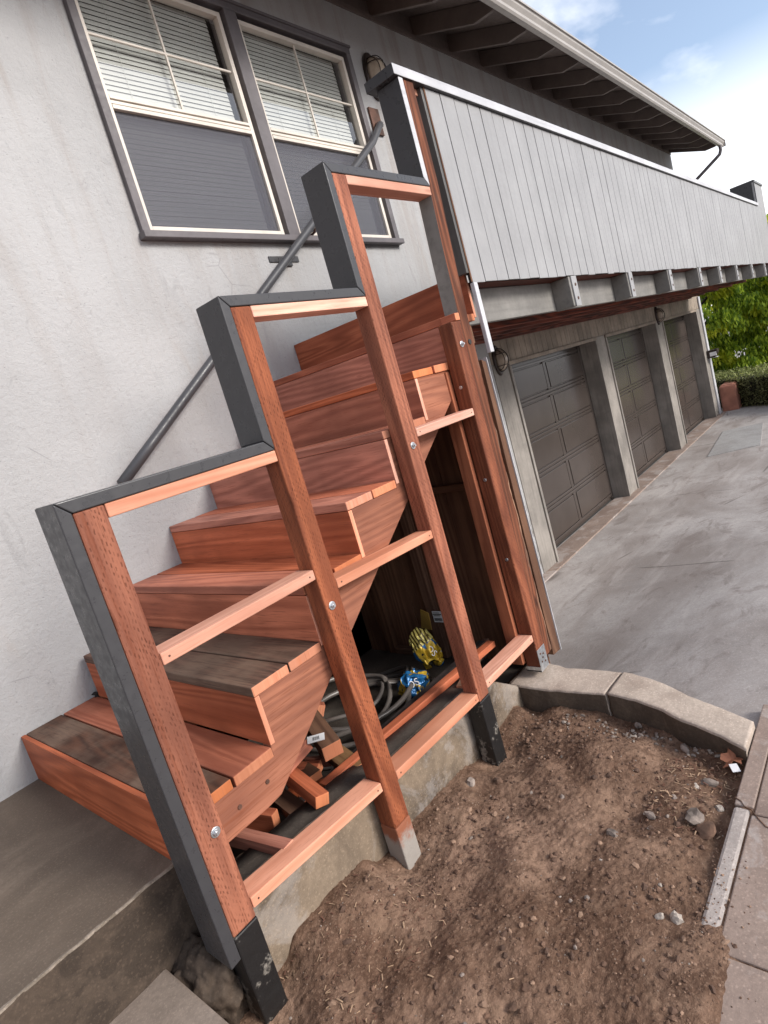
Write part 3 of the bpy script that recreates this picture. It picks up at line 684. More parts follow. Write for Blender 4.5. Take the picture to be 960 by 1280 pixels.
# ================================================================== STAIRCASE
st = thing('staircase', 'new redwood staircase with an open stepped half wall of posts', 'staircase', (0, .65, 0))
def nose(k): return XS + (k-1)*TR
EM = w_end()
for k in range(1, 8):
    z1 = k*RS; z0 = z1-TH; x = nose(k)
    red = {1: (0, 1), 2: (0, 0), 3: (1, 1), 4: (1, 1), 5: (1, 1), 6: (1, 1), 7: (1, 1)}[k]
    a = x if k > 1 else x+.001
    oo = W if k < 7 else W+.004
    for q, (u0, u1) in enumerate(((a, x+.137), (x+.144, x+TR-.001))):
        o = bx('tread', w_red('y') if red[q] else w_grey('y'), st, u0, u1, .004 + (.03 if k == 2 else 0), oo + random.uniform(-.003, .004), z0, z1+random.uniform(-.001, .001), .0035, endmat=EM)
        if k == 7 and q == 0: bx('tread', w_red('y'), st, u0+.0005, 1.4995, W+.0045, WP+.003, z0, z1, .003, endmat=EM)
        if not red[q]: o['label'] = 'weathered grey brown tread board'
for k in range(1, 9):
    x = nose(k); zt = k*RS if k in (1, 8) else k*RS-TH-.0015
    zb = (k-1)*RS - (.018 if k > 2 else 0) + (.001 if k < 3 else 0)
    x0, x1 = (x-.018, x-.001) if k == 1 else (x+.001, x+.019)
    if k == 2: x0 = x+.002
    if k > 2: x0, x1 = x+.001, x+.019
    oo = W if k < 8 else W+.006
    bx('riser', w_red('y'), st, x0, x1, .003+(.03 if k == 2 else 0), oo-.001, zb, zt, .002, endmat=w_new('z'))
# stringers (outer one is visible)
def stringer(o0, o1):
    top = [(XS+.02, .02)]
    for k in range(1, 8):
        x = nose(k)
        top += [(x+.020, (k-1)*RS+.0 if k > 1 else .03), (x+.020, k*RS-TH-.0005)]
    tt = [(XS+.021, .035)]
    for k in range(1, 8):
        x = nose(k); tt.append((x+.0205, k*RS-TH-.001))
        if k < 7: tt.append((x+TR-.0, k*RS-TH-.001))
    x7 = nose(7); tt += [(x7+.13, 7*RS-TH-.001), (x7+.13, 1.06), (1.42, .99), (.34, .245), (.05, .04), (.0, .035)]
    mb = MB(); mb.prism(tt, o0, o1); return mb.build('stringer', w_str('x'), st, bevel=.003)
stringer(1.212, W-.004); stringer(.62, .655); stringer(.03, .065)
# posts
def post(x0, z0, z1, x1=None, bev=.005):
    return bx('post', w_pt('z'), st, x0, x0+PW, WP-PW, WP, z0, z1, bev)
p1 = post(PX[0], -.133, CH[0]-TH-.001)
bt = MB(); bt.box(PX[0]-.001, PX[0]+PW+.001, WP-PW-.001, WP+.001, -.43, -.134)
o = bt.build('tarred_foot', mk('tar_over_concrete', lambda s: s.fin(s.mix(s.mr(s.math('ADD', s.noise(s.vec(), 14, 5, .7), s.math('MULTIPLY', s.n('Value').outputs[0], 0)), .56, .66), (.009, .008, .008), (.20, .18, .155)), .5, s.bump(s.noise(s.vec(), 20, 4), .4, .01))), p1, bevel=.004)
p2 = post(PX[1], -.30, CH[1]-TH-.001)
bt = MB(); bt.box(PX[1]-.0008, PX[1]+PW+.0008, WP-PW-.0008, WP+.0008, -.49, -.301)
def f_dip(s):
    sp = s.n('SeparateXYZ'); s.l(s.tc.outputs['Object'], sp.inputs[0]); n = s.noise(s.vec(), 22, 5, .7)
    h = s.math('ADD', sp.outputs[2], s.math('MULTIPLY', s.math('SUBTRACT', n, .5), .16))
    c = s.mix(s.mr(h, .02, .07), (.28, .25, .22), (.25, .085, .042)); return s.fin(c, .85, s.bump(n, .4, .01))
o = bt.build('concrete_stained_foot', mk('concrete_splash_on_wood', f_dip), p2, bevel=.004)
p3 = post(PX[2], -.198, CH[2]-TH-.001)
bt = MB(); bt.box(PX[2]-.001, PX[2]+PW+.001, WP-PW-.001, WP+.001, -.53, -.199); bt.build('tarred_foot', MATS['tar_over_concrete'], p3, bevel=.004)
p4 = post(1.4275, -.335, 1.2965)
# galvanised post base
mb = MB(); mb.box(1.4265, 1.50, WP+.0005, WP+.003, -.343, -.235); mb.box(1.4245, 1.4270, WP-PW-.002, WP+.003, -.343, -.318); mb.box(1.4245, 1.5, WP-PW-.002, WP+.002, -.344, -.3355)
pb = mb.build('post_base_bracket', M_GALV, p4, bevel=.0008)
for q, zz in ((.02, -.26), (.045, -.27), (.02, -.30), (.05, -.31), (.035, -.285)): MB().disc((1.4275+q, WP+.003, zz), V3(0, 1, 0), .005, .002, 8).build('nail_head', M_BRACK, pb)
# filler blocks of fresh wood behind the post feet at the right end
bx('cleat', w_str('z'), st, 1.40, 1.426, 1.20, 1.262, -.30, 1.10, .003)
# bolts
for (x, z) in ((-.197, .142), (.371, .493), (.964, .867), (1.465, 1.197)):
    mb = MB(); mb.disc((x, WP+.0003, z), V3(0, 1, 0), .0135, .003, 18); mb.disc((x, WP+.003, z), V3(0, 1, 0), .0085, .006, 6); mb.disc((x, WP+.008, z), V3(0, 1, 0), .0045, .006, 10)
    mb.build('bolt', M_GALV, st)
for (o_, z) in ((1.30, 1.02), (1.30, .60), (1.305, .22)):
    mb = MB(); c = V3(1.4272, o_, z); mb.disc((1.4272, o_, z), Vector((-1, 0, 0)), .008, .004, 12); mb.build('bolt', M_GALV, st)
for (x, z) in ((.02, .105), (-.08, .10)):
    mb = MB(); mb.disc((x, W-.0038, z), V3(0, 1, 0), .007, .003, 10); mb.build('bolt', M_BRACK, st)
# charcoal upright boards (mitred to the caps) and caps
WI = 1.2177
def brd(i, zb, zt, mit=True):
    x = PX[i]; g = .0012
    poly = [(x-TH, zb+(g if mit else 0)), (x-.0012, zb-(TH if mit else 0)+(g if mit else 0)), (x-.0012, zt-TH), (x-TH, zt)]
    mb = MB(); mb.prism(poly, WI, WP+.002); return mb.build('upright_board', M_CHAR, st, bevel=.003, seg=3)
mb = MB(); x = PX[0]; mb.prism([(x-TH, -.195), (x-.0012, -.192), (x-.0012, CH[0]-TH), (x-TH, CH[0])], WI, WP+.002); mb.build('upright_board', M_CHAR, st, bevel=.003, seg=3)
brd(1, CH[0], CH[1]); brd(2, CH[1], CH[2])
mb = MB(); x = PX[3]; mb.prism([(x-TH, CH[2]+.001), (x-.0012, CH[2]-TH+.001), (x-.0012, 2.289), (x-TH, 2.289)], WI, WP+.002)
o = mb.build('upright_board', [M_CHAR, M_WHITE], st, bevel=.003, seg=3)
for p in o.data.polygons:
    if p.normal.y < -.9: p.material_index = 1
for i in range(3):
    z = CH[i]; a, b = PX[i], PX[i+1]
    poly = [(a-TH+.0012, z), (a+.0012, z-TH), (b-.0012, z-TH), (b-TH-.0012, z)]
    mb = MB(); mb.prism(poly, WI, WP+.0015); mb.build('cap_board', M_CHAR if i < 2 else M_CHAR, st, bevel=.003, seg=3)
    top = z-TH-.001
    bx('top_rail', w_new('x'), st, a+PW+.001, (b-.001 if i < 2 else b-.001), WP-PW-.002, WP-.001, top-TH-.002, top, .003)
def sloped(name, x0, x1, z0, z1, mat, par, o0=WP-PW, o1=WP-.001, th=TH):
    mb = MB(); mb.prism([(x0, z0-th), (x1, z1-th), (x1, z1), (x0, z0)], o0, o1); return mb.build(name, mat, par, bevel=.003)
rails = [('mid_rail', -.172, .3438, .6224, .6246), ('mid_rail', .418, .936, .5616, .5391), ('mid_rail', 1.010, 1.4265, .9229, .9227),
         ('bottom_rail', -.172, .3438, -.0801, -.1217), ('bottom_rail', .418, .936, -.1351, -.1588), ('bottom_rail', 1.010, 1.4265, -.146, -.154)]
for nm, a, b, za, zb in rails:
    r = sloped(nm, a, b, za, zb, w_new('x'), st, WP-.078)
    mb = MB()
    for xx in (a+.02, b-.02):
        zz = za + (zb-za)*(xx-a)/(b-a) - TH*.5
        MB().disc((xx, WP-.0012, zz), V3(0, 1, 0), .003, .0012, 8).build('nail_head', M_BRACK, r)

# ================================================================== FOUNDATION, CURB, STORAGE
fnd = MB()
prof = [(-.19, -.118), (.35, -.158), (.45, -.172), (.95, -.195), (1.08, -.21), (1.16, -.25), (1.24, -.30), (1.30, -.345), (1.34, -.372)]
xs = frange(-.19, 1.34, 110)
def pf(x):
    for (a, b), (c, d) in zip(prof, prof[1:]):
        if a <= x <= c: return b+(d-b)*(x-a)/(c-a)
    return prof[-1][1]
cols = []
for x in xs:
    zt = pf(x); ring = []
    for j, (o_, z) in enumerate([(1.10, -.6), (1.10, zt), (1.16, zt+.001), (1.205, zt+.002), (1.238, zt), (1.247, zt-.012)] + [(1.248, zt-.012-(zt+.012+.60)*0 - t*(.6+zt-.012)) for t in frange(.08, 1, 13)]):
        p = Vector((x, o_, z)); am = .0035 if j > 3 else .002
        ring.append(fnd.bm.verts.new(V3(x, o_ + am*(noise.noise(p*16)+.7*noise.noise(p*40)), z + (.004*noise.noise(p*22) if j in (2, 3, 4, 5) else 0))))
    cols.append(ring)
for a, b in zip(cols, cols[1:]):
    for j in range(len(a)-1):
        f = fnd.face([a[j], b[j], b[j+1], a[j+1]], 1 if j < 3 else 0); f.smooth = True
fnd.face(cols[0]); fnd.face(cols[-1][::-1])
tag(fnd.build('foundation_wall', [M_FOUND, M_LEDGE]), 'low rough concrete foundation wall under the bottom rails of the stair posts', 'foundation')
# floor of the pit
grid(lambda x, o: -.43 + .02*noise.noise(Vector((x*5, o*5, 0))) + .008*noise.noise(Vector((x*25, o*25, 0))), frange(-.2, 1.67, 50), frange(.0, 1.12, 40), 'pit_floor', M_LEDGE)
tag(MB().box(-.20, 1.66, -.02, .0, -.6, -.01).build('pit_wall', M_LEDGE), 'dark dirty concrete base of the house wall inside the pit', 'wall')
# curb: arc of two blocks
inner = [(1.345, 1.20), (1.335, 1.30), (1.336, 1.40), (1.345, 1.50), (1.354, 1.585), (1.359, 1.67), (1.345, 1.78), (1.315, 1.89), (1.271, 1.985), (1.222, 2.12), (1.172, 2.212)]
outer = [(1.60, 1.20), (1.56, 1.30), (1.53, 1.40), (1.538, 1.50), (1.541, 1.60), (1.538, 1.68), (1.53, 1.75), (1.495, 1.86), (1.435, 1.969), (1.385, 2.10), (1.335, 2.212)]
def interp(pts, t):
    f = t*(len(pts)-1); i = min(int(f), len(pts)-2); f -= i
    return (pts[i][0]+(pts[i+1][0]-pts[i][0])*f, pts[i][1]+(pts[i+1][1]-pts[i][1])*f)
def curb(t0, t1, label, zt0, zt1):
    mb = MB(); N = 46; rows = []
    for k in range(N+1):
        t = t0+(t1-t0)*k/N; a = interp(inner, t); b = interp(outer, t); zt = zt0+(zt1-zt0)*k/N
        row = []
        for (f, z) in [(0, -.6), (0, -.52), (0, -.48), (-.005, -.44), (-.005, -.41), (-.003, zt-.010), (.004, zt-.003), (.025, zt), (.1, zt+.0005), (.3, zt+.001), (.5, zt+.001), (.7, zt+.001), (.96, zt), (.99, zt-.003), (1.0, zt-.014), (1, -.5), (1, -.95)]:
            p = Vector((a[0]+(b[0]-a[0])*f, a[1]+(b[1]-a[1])*f, z)); nn = .0045 if z > -.5 else .001
            e = 1 if 0 < k < N else 0
            edge = .007*noise.noise(p*26) if f in (-.003, .004, .025, 1.0, .99) else 0
            row.append(mb.bm.verts.new(V3(p.x + nn*.5*noise.noise(p*15) + edge*.5, p.y + (.006*noise.noise(p*30) if not e else 0), p.z + .0015*noise.noise(p*20))))
        rows.append(row)
    for a, b in zip(rows, rows[1:]):
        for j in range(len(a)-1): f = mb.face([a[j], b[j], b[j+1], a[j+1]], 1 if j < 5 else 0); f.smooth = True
    mb.face(rows[0]); mb.face(rows[-1][::-1])
    return tag(mb.build('curb_block', [M_CURB, M_CURBD]), label, 'curb')
curb(0.0, .485, 'short pale concrete curb block under the foot of the last stair post', -.37, -.37)
curb(.497, 1., 'long curved concrete curb block running from the crack to the sidewalk', -.366, -.395)
# storage end wall of old dark planks
sw = thing('storage_wall', 'old dark plank wall closing the space under the deck behind the stair posts', 'wall', (1.64, .6, -.4))
mb = MB(); o_ = .01; k = 0
mb.box(1.645, 1.655, .005, 1.25, -.6, 1.30)
while o_ < 1.24:
    b = min(o_+.15, 1.25); mb.box(1.625+.003*(k % 2), 1.644, o_+.002, b-.002, -.6, 1.30); o_ = b; k += 1
mb.build('plank', w_dark('z'), sw, bevel=.002)
bx('stud', w_dark('z'), sw, 1.585, 1.622, .59, .65, -.42, 1.27, .003); bx('stud', w_dark('z'), sw, 1.585, 1.622, 1.10, 1.16, -.42, 1.27, .003)
bx('stud', w_dark('z'), sw, 1.585, 1.622, .2, .26, -.42, 1.27, .003)
bx('cross_brace', w_dark('y'), sw, 1.585, 1.622, .652, 1.098, .53, .565, .003)
bx('sill_plate', w_dark('y'), sw, 1.583, 1.622, .262, .588, -.42, -.38, .003)
# siding sheet, seen on its edge beside the old post
mb = MB(); mb.prism([(1.640, -.375), (1.712, -.382), (1.700, 1.10), (1.665, 1.115)], 1.245, 1.29)
sh = mb.build('siding_sheet', w_dark('z'), sw, bevel=.002)
mb = MB(); mb.prism([(1.7125, -.384), (1.7165, -.384), (1.704, 1.12), (1.7005, 1.12)], 1.235, 1.296); mb.build('white_edge', M_WHITE, sh)
tag(bx('ledger_beam', w_dark('y'), None, 1.66, 1.80, .05, 1.20, 1.20, 1.29, .004), 'dark beam under the deck end behind the stair top', 'beam')

# ================================================================== HANDRAIL, LAMPS
hr = thing('handrail', 'dark grey pipe handrail climbing the stucco wall beside the windows', 'handrail', (1.7, .09, 1.9))
def hp(t): a, b = (-.02, .69), (2.955, 2.82); return (a[0]+(b[0]-a[0])*t, .09, a[1]+(b[1]-a[1])*t)
pts = [hp(t) for t in frange(.155, 1, 12)] + [(3.02, .09, 2.885), (3.07, .088, 2.935), (3.115, .075, 2.965), (3.15, .04, 2.985), (3.16, .01, 2.99)]
MB().tube(pts, .0245, 14).build('rail_pipe', M_PIPE, hr)
for (x, z) in ((1.87, 2.02), (2.13, 2.175)):
    b = MB(); b.tube([(x, .09, z+.045), (x, .07, z+.0), (x, .015, z-.01)], .008, 8); b = b.build('bracket', M_BRACK, hr)
    bx('bracket_plate', M_CHAR, b, x-.045, x+.055, .001, .012, z-.03, z+.022, .002)
bx('end_plate', M_BRACK, hr, 3.11, 3.22, .001, .018, 2.93, 3.12, .003)
tag(bx('patch_plate', M_CHAR, None, 1.755, 1.99, .001, .008, 2.015, 2.05, .002), 'small dark plate on the stucco just below the window sill', 'plate')
def lamp(x, z, label, sc=1., tilt=0):
    t = thing('wall_lamp', label, 'lamp', (x, 0, z), 'oval caged wall lamps')
    n = V3(0, 1, 0); u = Vector((0, 0, 1))
    b = MB(); b.disc((x, .0, z), n, .10*sc, .03, 28, .72, 1.45, u); base = b.build('base', M_BRONZE, t, bevel=.004)
    g = MB(); g.disc((x, .03, z), n, .078*sc, .085*sc, 26, .74, 1.35, u, dome=1); g.build('globe', M_GLOBE, t)
    c = MB()
    def arc(f, r=.0035): c.tube([f(a) for a in frange(0, math.pi, 14)], r, 6)
    rx, rz, ro = .078*.76*sc, .078*1.4*sc, .095*sc
    for q in (-.5, .5): arc(lambda a: (x+rx*math.cos(a), .03+ro*math.sin(a)*.86, z+q*rz))
    arc(lambda a: (x, .03+ro*math.sin(a), z+rz*math.cos(a)))
    for q in (-.6, .6): arc(lambda a: (x+q*rx, .03+ro*.85*math.sin(a), z+rz*.86*math.cos(a)))
    c.build('cage', M_BRONZE, t)
lamp(3.27, 3.36, 'dark oval caged lamp on the upper wall beside the right window', 1.15)
lamp(4.03, 1.12, 'oval caged lamp with dirty globe beside the nearest garage door', .95)
lamp(8.93, 1.15, 'oval caged lamp between the second and the farthest garage door', .95)
t = thing('box_lamp', 'small square black lamp on the far corner trim of the garage wall', 'lamp', (11.5, .05, .25))
mb = MB(); mb.prism([(.01, .17), (.14, .17), (.19, .25), (.19, .31), (.01, .31)], 11.42, 11.56, 'x'); hd = mb.build('housing', M_BRONZE, t, bevel=.005)
mb = MB(); mb.box(11.41, 11.419, .06, .17, .20, .27); mb.box(11.44, 11.54, .10, .17, .163, .169); mb.build('lens', M_PAPER, t)
tag(bx('corner_board', M_WHITE, None, 11.5, 11.615, .010, .03, -.89, 1.30, .003), 'white vertical board at the far corner of the garages', 'trim board')

# ================================================================== THINGS IN THE PIT
def stick(name, end, ang, ln, wd, ht, label, mat=None, tilt=0., roll=0., cat='offcut'):
    """a sawn offcut: end = (x, o, z) of its visible end, ang = direction it runs back to in plan"""
    mb = MB(); me = mb.bm
    c = V3(*end); Rm = Matrix.Rotation(ang, 3, 'Z') @ Matrix.Rotation(-tilt, 3, 'Y') @ Matrix.Rotation(roll, 3, 'X')
    mb.box(0, ln, -wd/2, wd/2, -ht/2, ht/2)
    bmesh.ops.recalc_face_normals(me, faces=me.faces[:])
    for f in me.faces:
        if abs(f.normal.x) > .9: f.material_index = 1
    o = mb.build(name, [mat or w_red('x'), w_end()], None, bevel=.002, loc=(0, 0, 0))
    o.matrix_world = Matrix.Translation(c) @ Rm.to_4x4()
    return tag(o, label, cat, 'wood offcuts piled under the stairs')
U = math.atan2
def dirn(a, b): v = V3(*b)-V3(*a); return math.atan2(v.y, v.x)
stick('wood_offcut', (.010, 1.268, -.115), dirn((.01, 1.27, 0), (-.03, .85, 0)), .42, .040, .046, 'long orange offcut nearest the first post with its end on the bottom rail', tilt=-.05)
stick('wood_offcut', (.165, 1.125, -.165), dirn((.165, 1.125, 0), (.215, .86, 0)), .28, .062, .034, 'thick offcut with bright orange sawn end lying beside the bottom rail', w_dark('x'))
stick('wood_offcut', (.200, 1.205, -.112), dirn((.195, 1.217, 0), (.26, .90, 0)), .34, .050, .040, 'brown offcut lying across the pile with its end near the bottom rail', roll=.25, tilt=.06)
stick('wood_offcut', (.305, 1.03, -.150), dirn((.305, 1.03, 0), (.36, .75, 0)), .30, .064, .030, 'dark topped offcut with an orange end in the middle of the pile', w_dark('x'))
stick('wood_offcut', (.345, 1.062, -.195), dirn((.34, 1.05, 0), (.25, .95, 0)), .16, .045, .040, 'short stubby offcut wedged below the middle of the pile', roll=.2)
stick('wood_offcut', (.425, 1.125, -.185), dirn((.42, 1.13, 0), (.50, .85, 0)), .26, .075, .032, 'tan ended offcut beside the second post above the bottom rail', wood('tan_offcut', (.22, .13, .065), (.12, .06, .03), 'x'))
tg = stick('wood_offcut', (.345, .985, -.055), dirn((.345, .985, 0), (.20, 1.02, 0)), .20, .045, .040, 'offcut with a white stapled tag on its end', roll=.5)
stick('wood_offcut', (.590, .765, -.10), dirn((.59, .76, 0), (.70, .60, 0)), .12, .05, .045, 'small offcut block standing behind the pile next to the grey hose', tilt=-.3, roll=.5)
stick('wood_offcut', (.405, 1.045, -.105), dirn((.41, 1.03, 0), (.52, .77, 0)), .28, .075, .06, 'heavy dark brown post offcut leaning on the pile', w_dark('x'), tilt=.15)
stick('wood_offcut', (.118, 1.035, -.175), dirn((.12, 1.03, 0), (.08, .90, 0)), .16, .035, .075, 'narrow dark red offcut set on edge behind the nearest offcut', w_red('x'), tilt=.1)
stick('wood_offcut', (.36, 1.0, -.155), dirn((.36, 1.0, 0), (.20, .70, 0)), .36, .05, .035, 'reddish offcut half buried under the tagged one', w_red('x'), tilt=.05)
stick('wood_offcut', (.235, 1.10, -.205), dirn((.235, 1.1, 0), (.32, .85, 0)), .26, .045, .035, 'short red offcut low in the pile between the thick one and the crossing one', w_red('x'))
stick('wood_offcut', (.275, .955, -.115), dirn((.275, .955, 0), (.15, .72, 0)), .30, .06, .032, 'flat dark board offcut sticking up under the stringer', w_dark('x'), tilt=-.12, roll=.2)
stick('wood_offcut', (.09, 1.10, -.215), dirn((.09, 1.1, 0), (.02, .85, 0)), .24, .05, .03, 'dark offcut lying flat behind the long orange one', w_dark('x'))
stick('wood_offcut', (.47, .93, -.215), dirn((.47, .93, 0), (.36, .70, 0)), .26, .04, .035, 'red offcut at the far side of the pile touching the hose', w_red('x'), roll=.3)
# white tag
mb = MB(); mb.box(-.002, .062, -.014, .014, -.0006, .0006); tgo = mb.build('tag', M_PAPER, None, loc=(0, 0, 0))
tgo.parent = tg; iv = tg.matrix_world.inverted()
base = Matrix.Translation(V3(.345, 1.005, -.030)) @ (Matrix.Rotation(dirn((.34, 1.0, 0), (.385, 1.05, 0)), 4, 'Z') @ Matrix.Rotation(.5, 4, 'X'))
tgo.matrix_basis = iv @ base
mb = MB()
for i, xx in enumerate([.018, .021, .0225, .026, .028, .031, .034, .0355, .039, .041]): mb.box(xx, xx+.0011, -.0065, .0065, .0006, .0011)
b = mb.build('barcode', M_INK, tgo, loc=(0, 0, 0)); b.location = (0, 0, 0)
tag(MB().box(0, .1, 0, .1, 0, .1).build('x', M_INK), kind=None); bpy.data.objects.remove(bpy.data.objects['x'])
# lump of concrete
mb = MB(); rock_mesh(mb, V3(.0, .995, -.24), .042, 1, 77, 3)
for f in mb.bm.faces: f.smooth = True
tag(mb.build('concrete_chunk', M_FOUND), 'round chunk of rubble behind the first post near the orange offcut', 'rubble')
# plank and black beam lying along the ledge
def lay(name, a, b, wd, ht, mat, label, cat):
    mb = MB(); va, vb = V3(*a), V3(*b); ln = (vb-va).length; mb.box(0, ln, -wd/2, wd/2, -ht/2, ht/2)
    bmesh.ops.recalc_face_normals(mb.bm, faces=mb.bm.faces[:])
    for f in mb.bm.faces:
        if abs(f.normal.x) > .9: f.material_index = 1
    o = mb.build(name, [mat, w_end()], None, bevel=.003, loc=(0, 0, 0)); d = (vb-va).normalized()
    o.matrix_world = Matrix.Translation(va) @ d.to_track_quat('X', 'Z').to_matrix().to_4x4(); return tag(o, label, cat)
lay('plank', (.30, 1.075, -.172), (1.39, 1.125, -.190), .040, .030, w_red('x'), 'long narrow red plank lying on the ledge beside the bottom rails', 'plank')
lay('timber', (.20, 1.02, -.225), (1.42, 1.045, -.235), .036, .080, mk('black_timber', f_simple((.03, .022, .02), .6, nsc=20, var=.5)), 'long black timber lying along the inner side of the ledge', 'timber')
lay('plank', (1.02, 1.18, -.205), (1.45, 1.05, -.215), .035, .03, w_dark('x'), 'short dark board crossing behind the last post', 'plank')
# coiled conduit
mb = MB()
def ringpts(cx_, co_, rx, ro, z, a0, a1, n=46, tilt=0., wob=.0, rise=0.):
    out = []
    for i in range(n+1):
        a = a0 + (a1-a0)*i/n
        out.append((cx_+rx*math.cos(a), co_+ro*math.sin(a), z + tilt*math.sin(a) + rise*i/n + wob*math.sin(3*a)))
    return out
pts = []
for k in range(4):
    pts += ringpts(.92+.05*math.sin(k*2.1), .58+.05*math.cos(k*3), .40-.055*k, .34-.05*k, -.36+.022*k, .5, .5+2*math.pi, 40, .05*math.sin(k*1.7), .015)[:-1]
mb.tube(pts, .0125, 10)
tag(mb.build('hose', M_HOSE), 'grey hose lying in a loose coil on the pit floor', 'hose')
mb = MB(); mb.tube(ringpts(.78, .68, .20, .19, -.24, .3, 4.2, 30, .06, .02, .05), .009, 8)
tag(mb.build('conduit', M_HOSE), 'thin grey conduit arching over the coiled hose', 'conduit')
# two crumpled wrappers
def bag(name, c, sx_, sy_, sz_, mat, label, rot, seed, txt):
    mb = MB(); bmesh.ops.create_icosphere(mb.bm, subdivisions=5, radius=1)
    for v in mb.bm.verts:
        p = v.co.copy(); e = Vector((math.copysign(abs(p.x)**.75, p.x), math.copysign(abs(p.y)**.75, p.y), math.copysign(abs(p.z)**.8, p.z)))
        n = noise.noise_vector(p*2.2+Vector((seed, 0, 0)))*.42 + noise.noise_vector(p*5+Vector((seed, 0, 0)))*.07
        v.co = Vector((e.x*sx_, e.y*sy_, e.z*sz_)) + Vector((n.x*sx_, n.y*sy_, n.z*sz_))
    for f in mb.bm.faces: f.smooth = True
    o = mb.build(name, mat, None, loc=(0, 0, 0)); o.matrix_world = Matrix.Translation(V3(*c)) @ rot.to_4x4()
    tag(o, label, 'wrapper')
    cu = bpy.data.curves.new('t', 'FONT'); cu.body = txt; cu.size = .055; cu.extrude = .002; cu.align_x = 'CENTER'; cu.align_y = 'CENTER'
    to = bpy.data.objects.new('t', cu); COL.objects.link(to); dg = bpy.context.evaluated_depsgraph_get(); me = bpy.data.meshes.new_from_object(to.evaluated_get(dg))
    bpy.data.objects.remove(to); lt = bpy.data.objects.new('lettering', me); me.materials.append(M_PAPER); COL.objects.link(lt); lt.parent = o
    return o, lt
def look_rot(nrm, upv):
    z = nrm.normalized(); y = (upv - upv.dot(z)*z).normalized(); x = y.cross(z); m_ = Matrix((x, y, z)).transposed(); return m_
camdir = V3(-.62, .62, .48)
o1, l1 = bag('snack_wrapper', (1.34, .74, -.215), .055, .060, .095, M_BAG1, 'crumpled wrapper with gold stripes and blue and yellow print, uppermost of two', Matrix.Rotation(R_(-30), 3, 'X') @ Matrix.Rotation(R_(35), 3, 'Z'), 3., 'OS')
def put(lt, par, wpos, nrm, upv, s_=1.):
    m_ = look_rot(nrm, upv).to_4x4(); m_.translation = V3(*wpos); lt.matrix_basis = par.matrix_world.inverted() @ m_ @ Matrix.Scale(s_, 4)
put(l1, o1, (1.315, .800, -.215), camdir, V3(.8, .5, .5), .8)
o2, l2 = bag('snack_wrapper', (1.17, .76, -.325), .075, .065, .065, M_BAG2, 'dark wrapper with blue and yellow print, lower of two against the black timber', Matrix.Rotation(R_(20), 3, 'X') @ Matrix.Rotation(R_(10), 3, 'Z'), 9., 'OS')
put(l2, o2, (1.125, .800, -.290), camdir, V3(.2, -.5, .9), .9)
mb = MB(); mb.prism([(.60, -.19), (.67, -.20), (.68, -.10), (.63, -.08)], 1.50, 1.504, 'x'); tag(mb.build('paper_scrap', mk('yellow_card', f_simple((.28, .17, .03), .7))), 'torn yellow card standing behind the striped wrapper', 'card')
lb = thing('label_card', 'white printed label card on the dark stud behind the wrappers', 'card', (1.57, .64, -.15))
bx('card', M_PAPER, lb, 1.574, 1.578, .640, .705, -.19, -.125, 0)
mb = MB(); mb.box(1.5725, 1.5738, .644, .702, -.145, -.140)
for i in range(9): mb.box(1.5725, 1.5738, .648+i*.006, .651+i*.006, -.182, -.165)
for z_ in (-.135, -.152): mb.box(1.5725, 1.5738, .648, .69, z_, z_+.003)
mb.build('print', M_INK, lb)
# black sealant blob at the wall end of the second riser
mb = MB()
for i in range(9): rock_mesh(mb, V3(nose(2)-.0+random.uniform(-.006, .008), .020+random.uniform(-.008, .010), .205-.018*i*.9), .014, 1.1, 300+i, 2)
tag(mb.build('sealant', M_CAULK), 'crumbly black sealant filling the gap between stucco and second riser', 'sealant')

# ================================================================== STONES, LEAF, PAPER ON THE SOIL
def stone(x, o, r, label, mat=M_ROCK, seed=1, flat=.8, group=None, sub=2):
    mb = MB(); rock_mesh(mb, V3(x, o, dirt_z(x, o, False)+r*.08), r, flat, seed, sub)
    t = mb.build('stone', mat, None, base=True); return tag(t, label, 'stone', group)
big = [(.688, 1.919, .030, 'grey stone half buried near the middle of the soil', M_ROCK),
       (.473, 2.165, .026, 'lumpy white stone near the dirt covered end of the border', M_ROCKW),
       (.462, 2.125, .014, 'small white stone touching the lumpy white stone', M_ROCKW),
       (1.235, 1.985, .026, 'grey stone at the foot of the long curb block below its bend', M_ROCK),
       (1.31, 1.79, .028, 'angular grey stone against the long curb block', M_ROCK),
       (1.300, 1.56, .022, 'grey stone in the rubble below the joint of the curb blocks', M_ROCK),
       (1.04, 2.114, .030, 'blocky tan stone among wood chips by the border', M_ROCK),
       (1.00, 2.085, .024, 'long pale shard lying beside the blocky tan stone', M_ROCKW),
       (.865, 2.11, .036, 'tall angular grey stone near the cracked border', M_ROCK),
       (.825, 2.155, .040, 'broad flat brown stone against the cracked border', M_CLOD),
       (.93, 2.035, .016, 'small grey pebble uphill of the angular stone', M_ROCK),
       (.82, 1.99, .020, 'dark pointed stone left of the angular grey stone', M_ROCK),
       (.816, 1.415, .028, 'brown stone close to the foot of the third post', M_CLOD),
       (.765, 1.325, .024, 'grey brown stone against the foundation near the third post', M_ROCK),
       (.489, 1.955, .014, 'small round white pebble in the open soil', M_ROCKW),
       (.14, 1.90, .022, 'flat brown stone near the bottom edge of the soil', M_CLOD),
       (.93, 2.17, .020, 'pale chip of stone beside the border crack', M_ROCKW),
       (1.09, 1.40, .016, 'brown clod near the black post foot', M_CLOD)]
for i, (x, o, r, lab, mt) in enumerate(big): stone(x, o, r*.80, lab, mt, 900+i*13, .5 if 'flat' in lab or 'shard' in lab else .85)
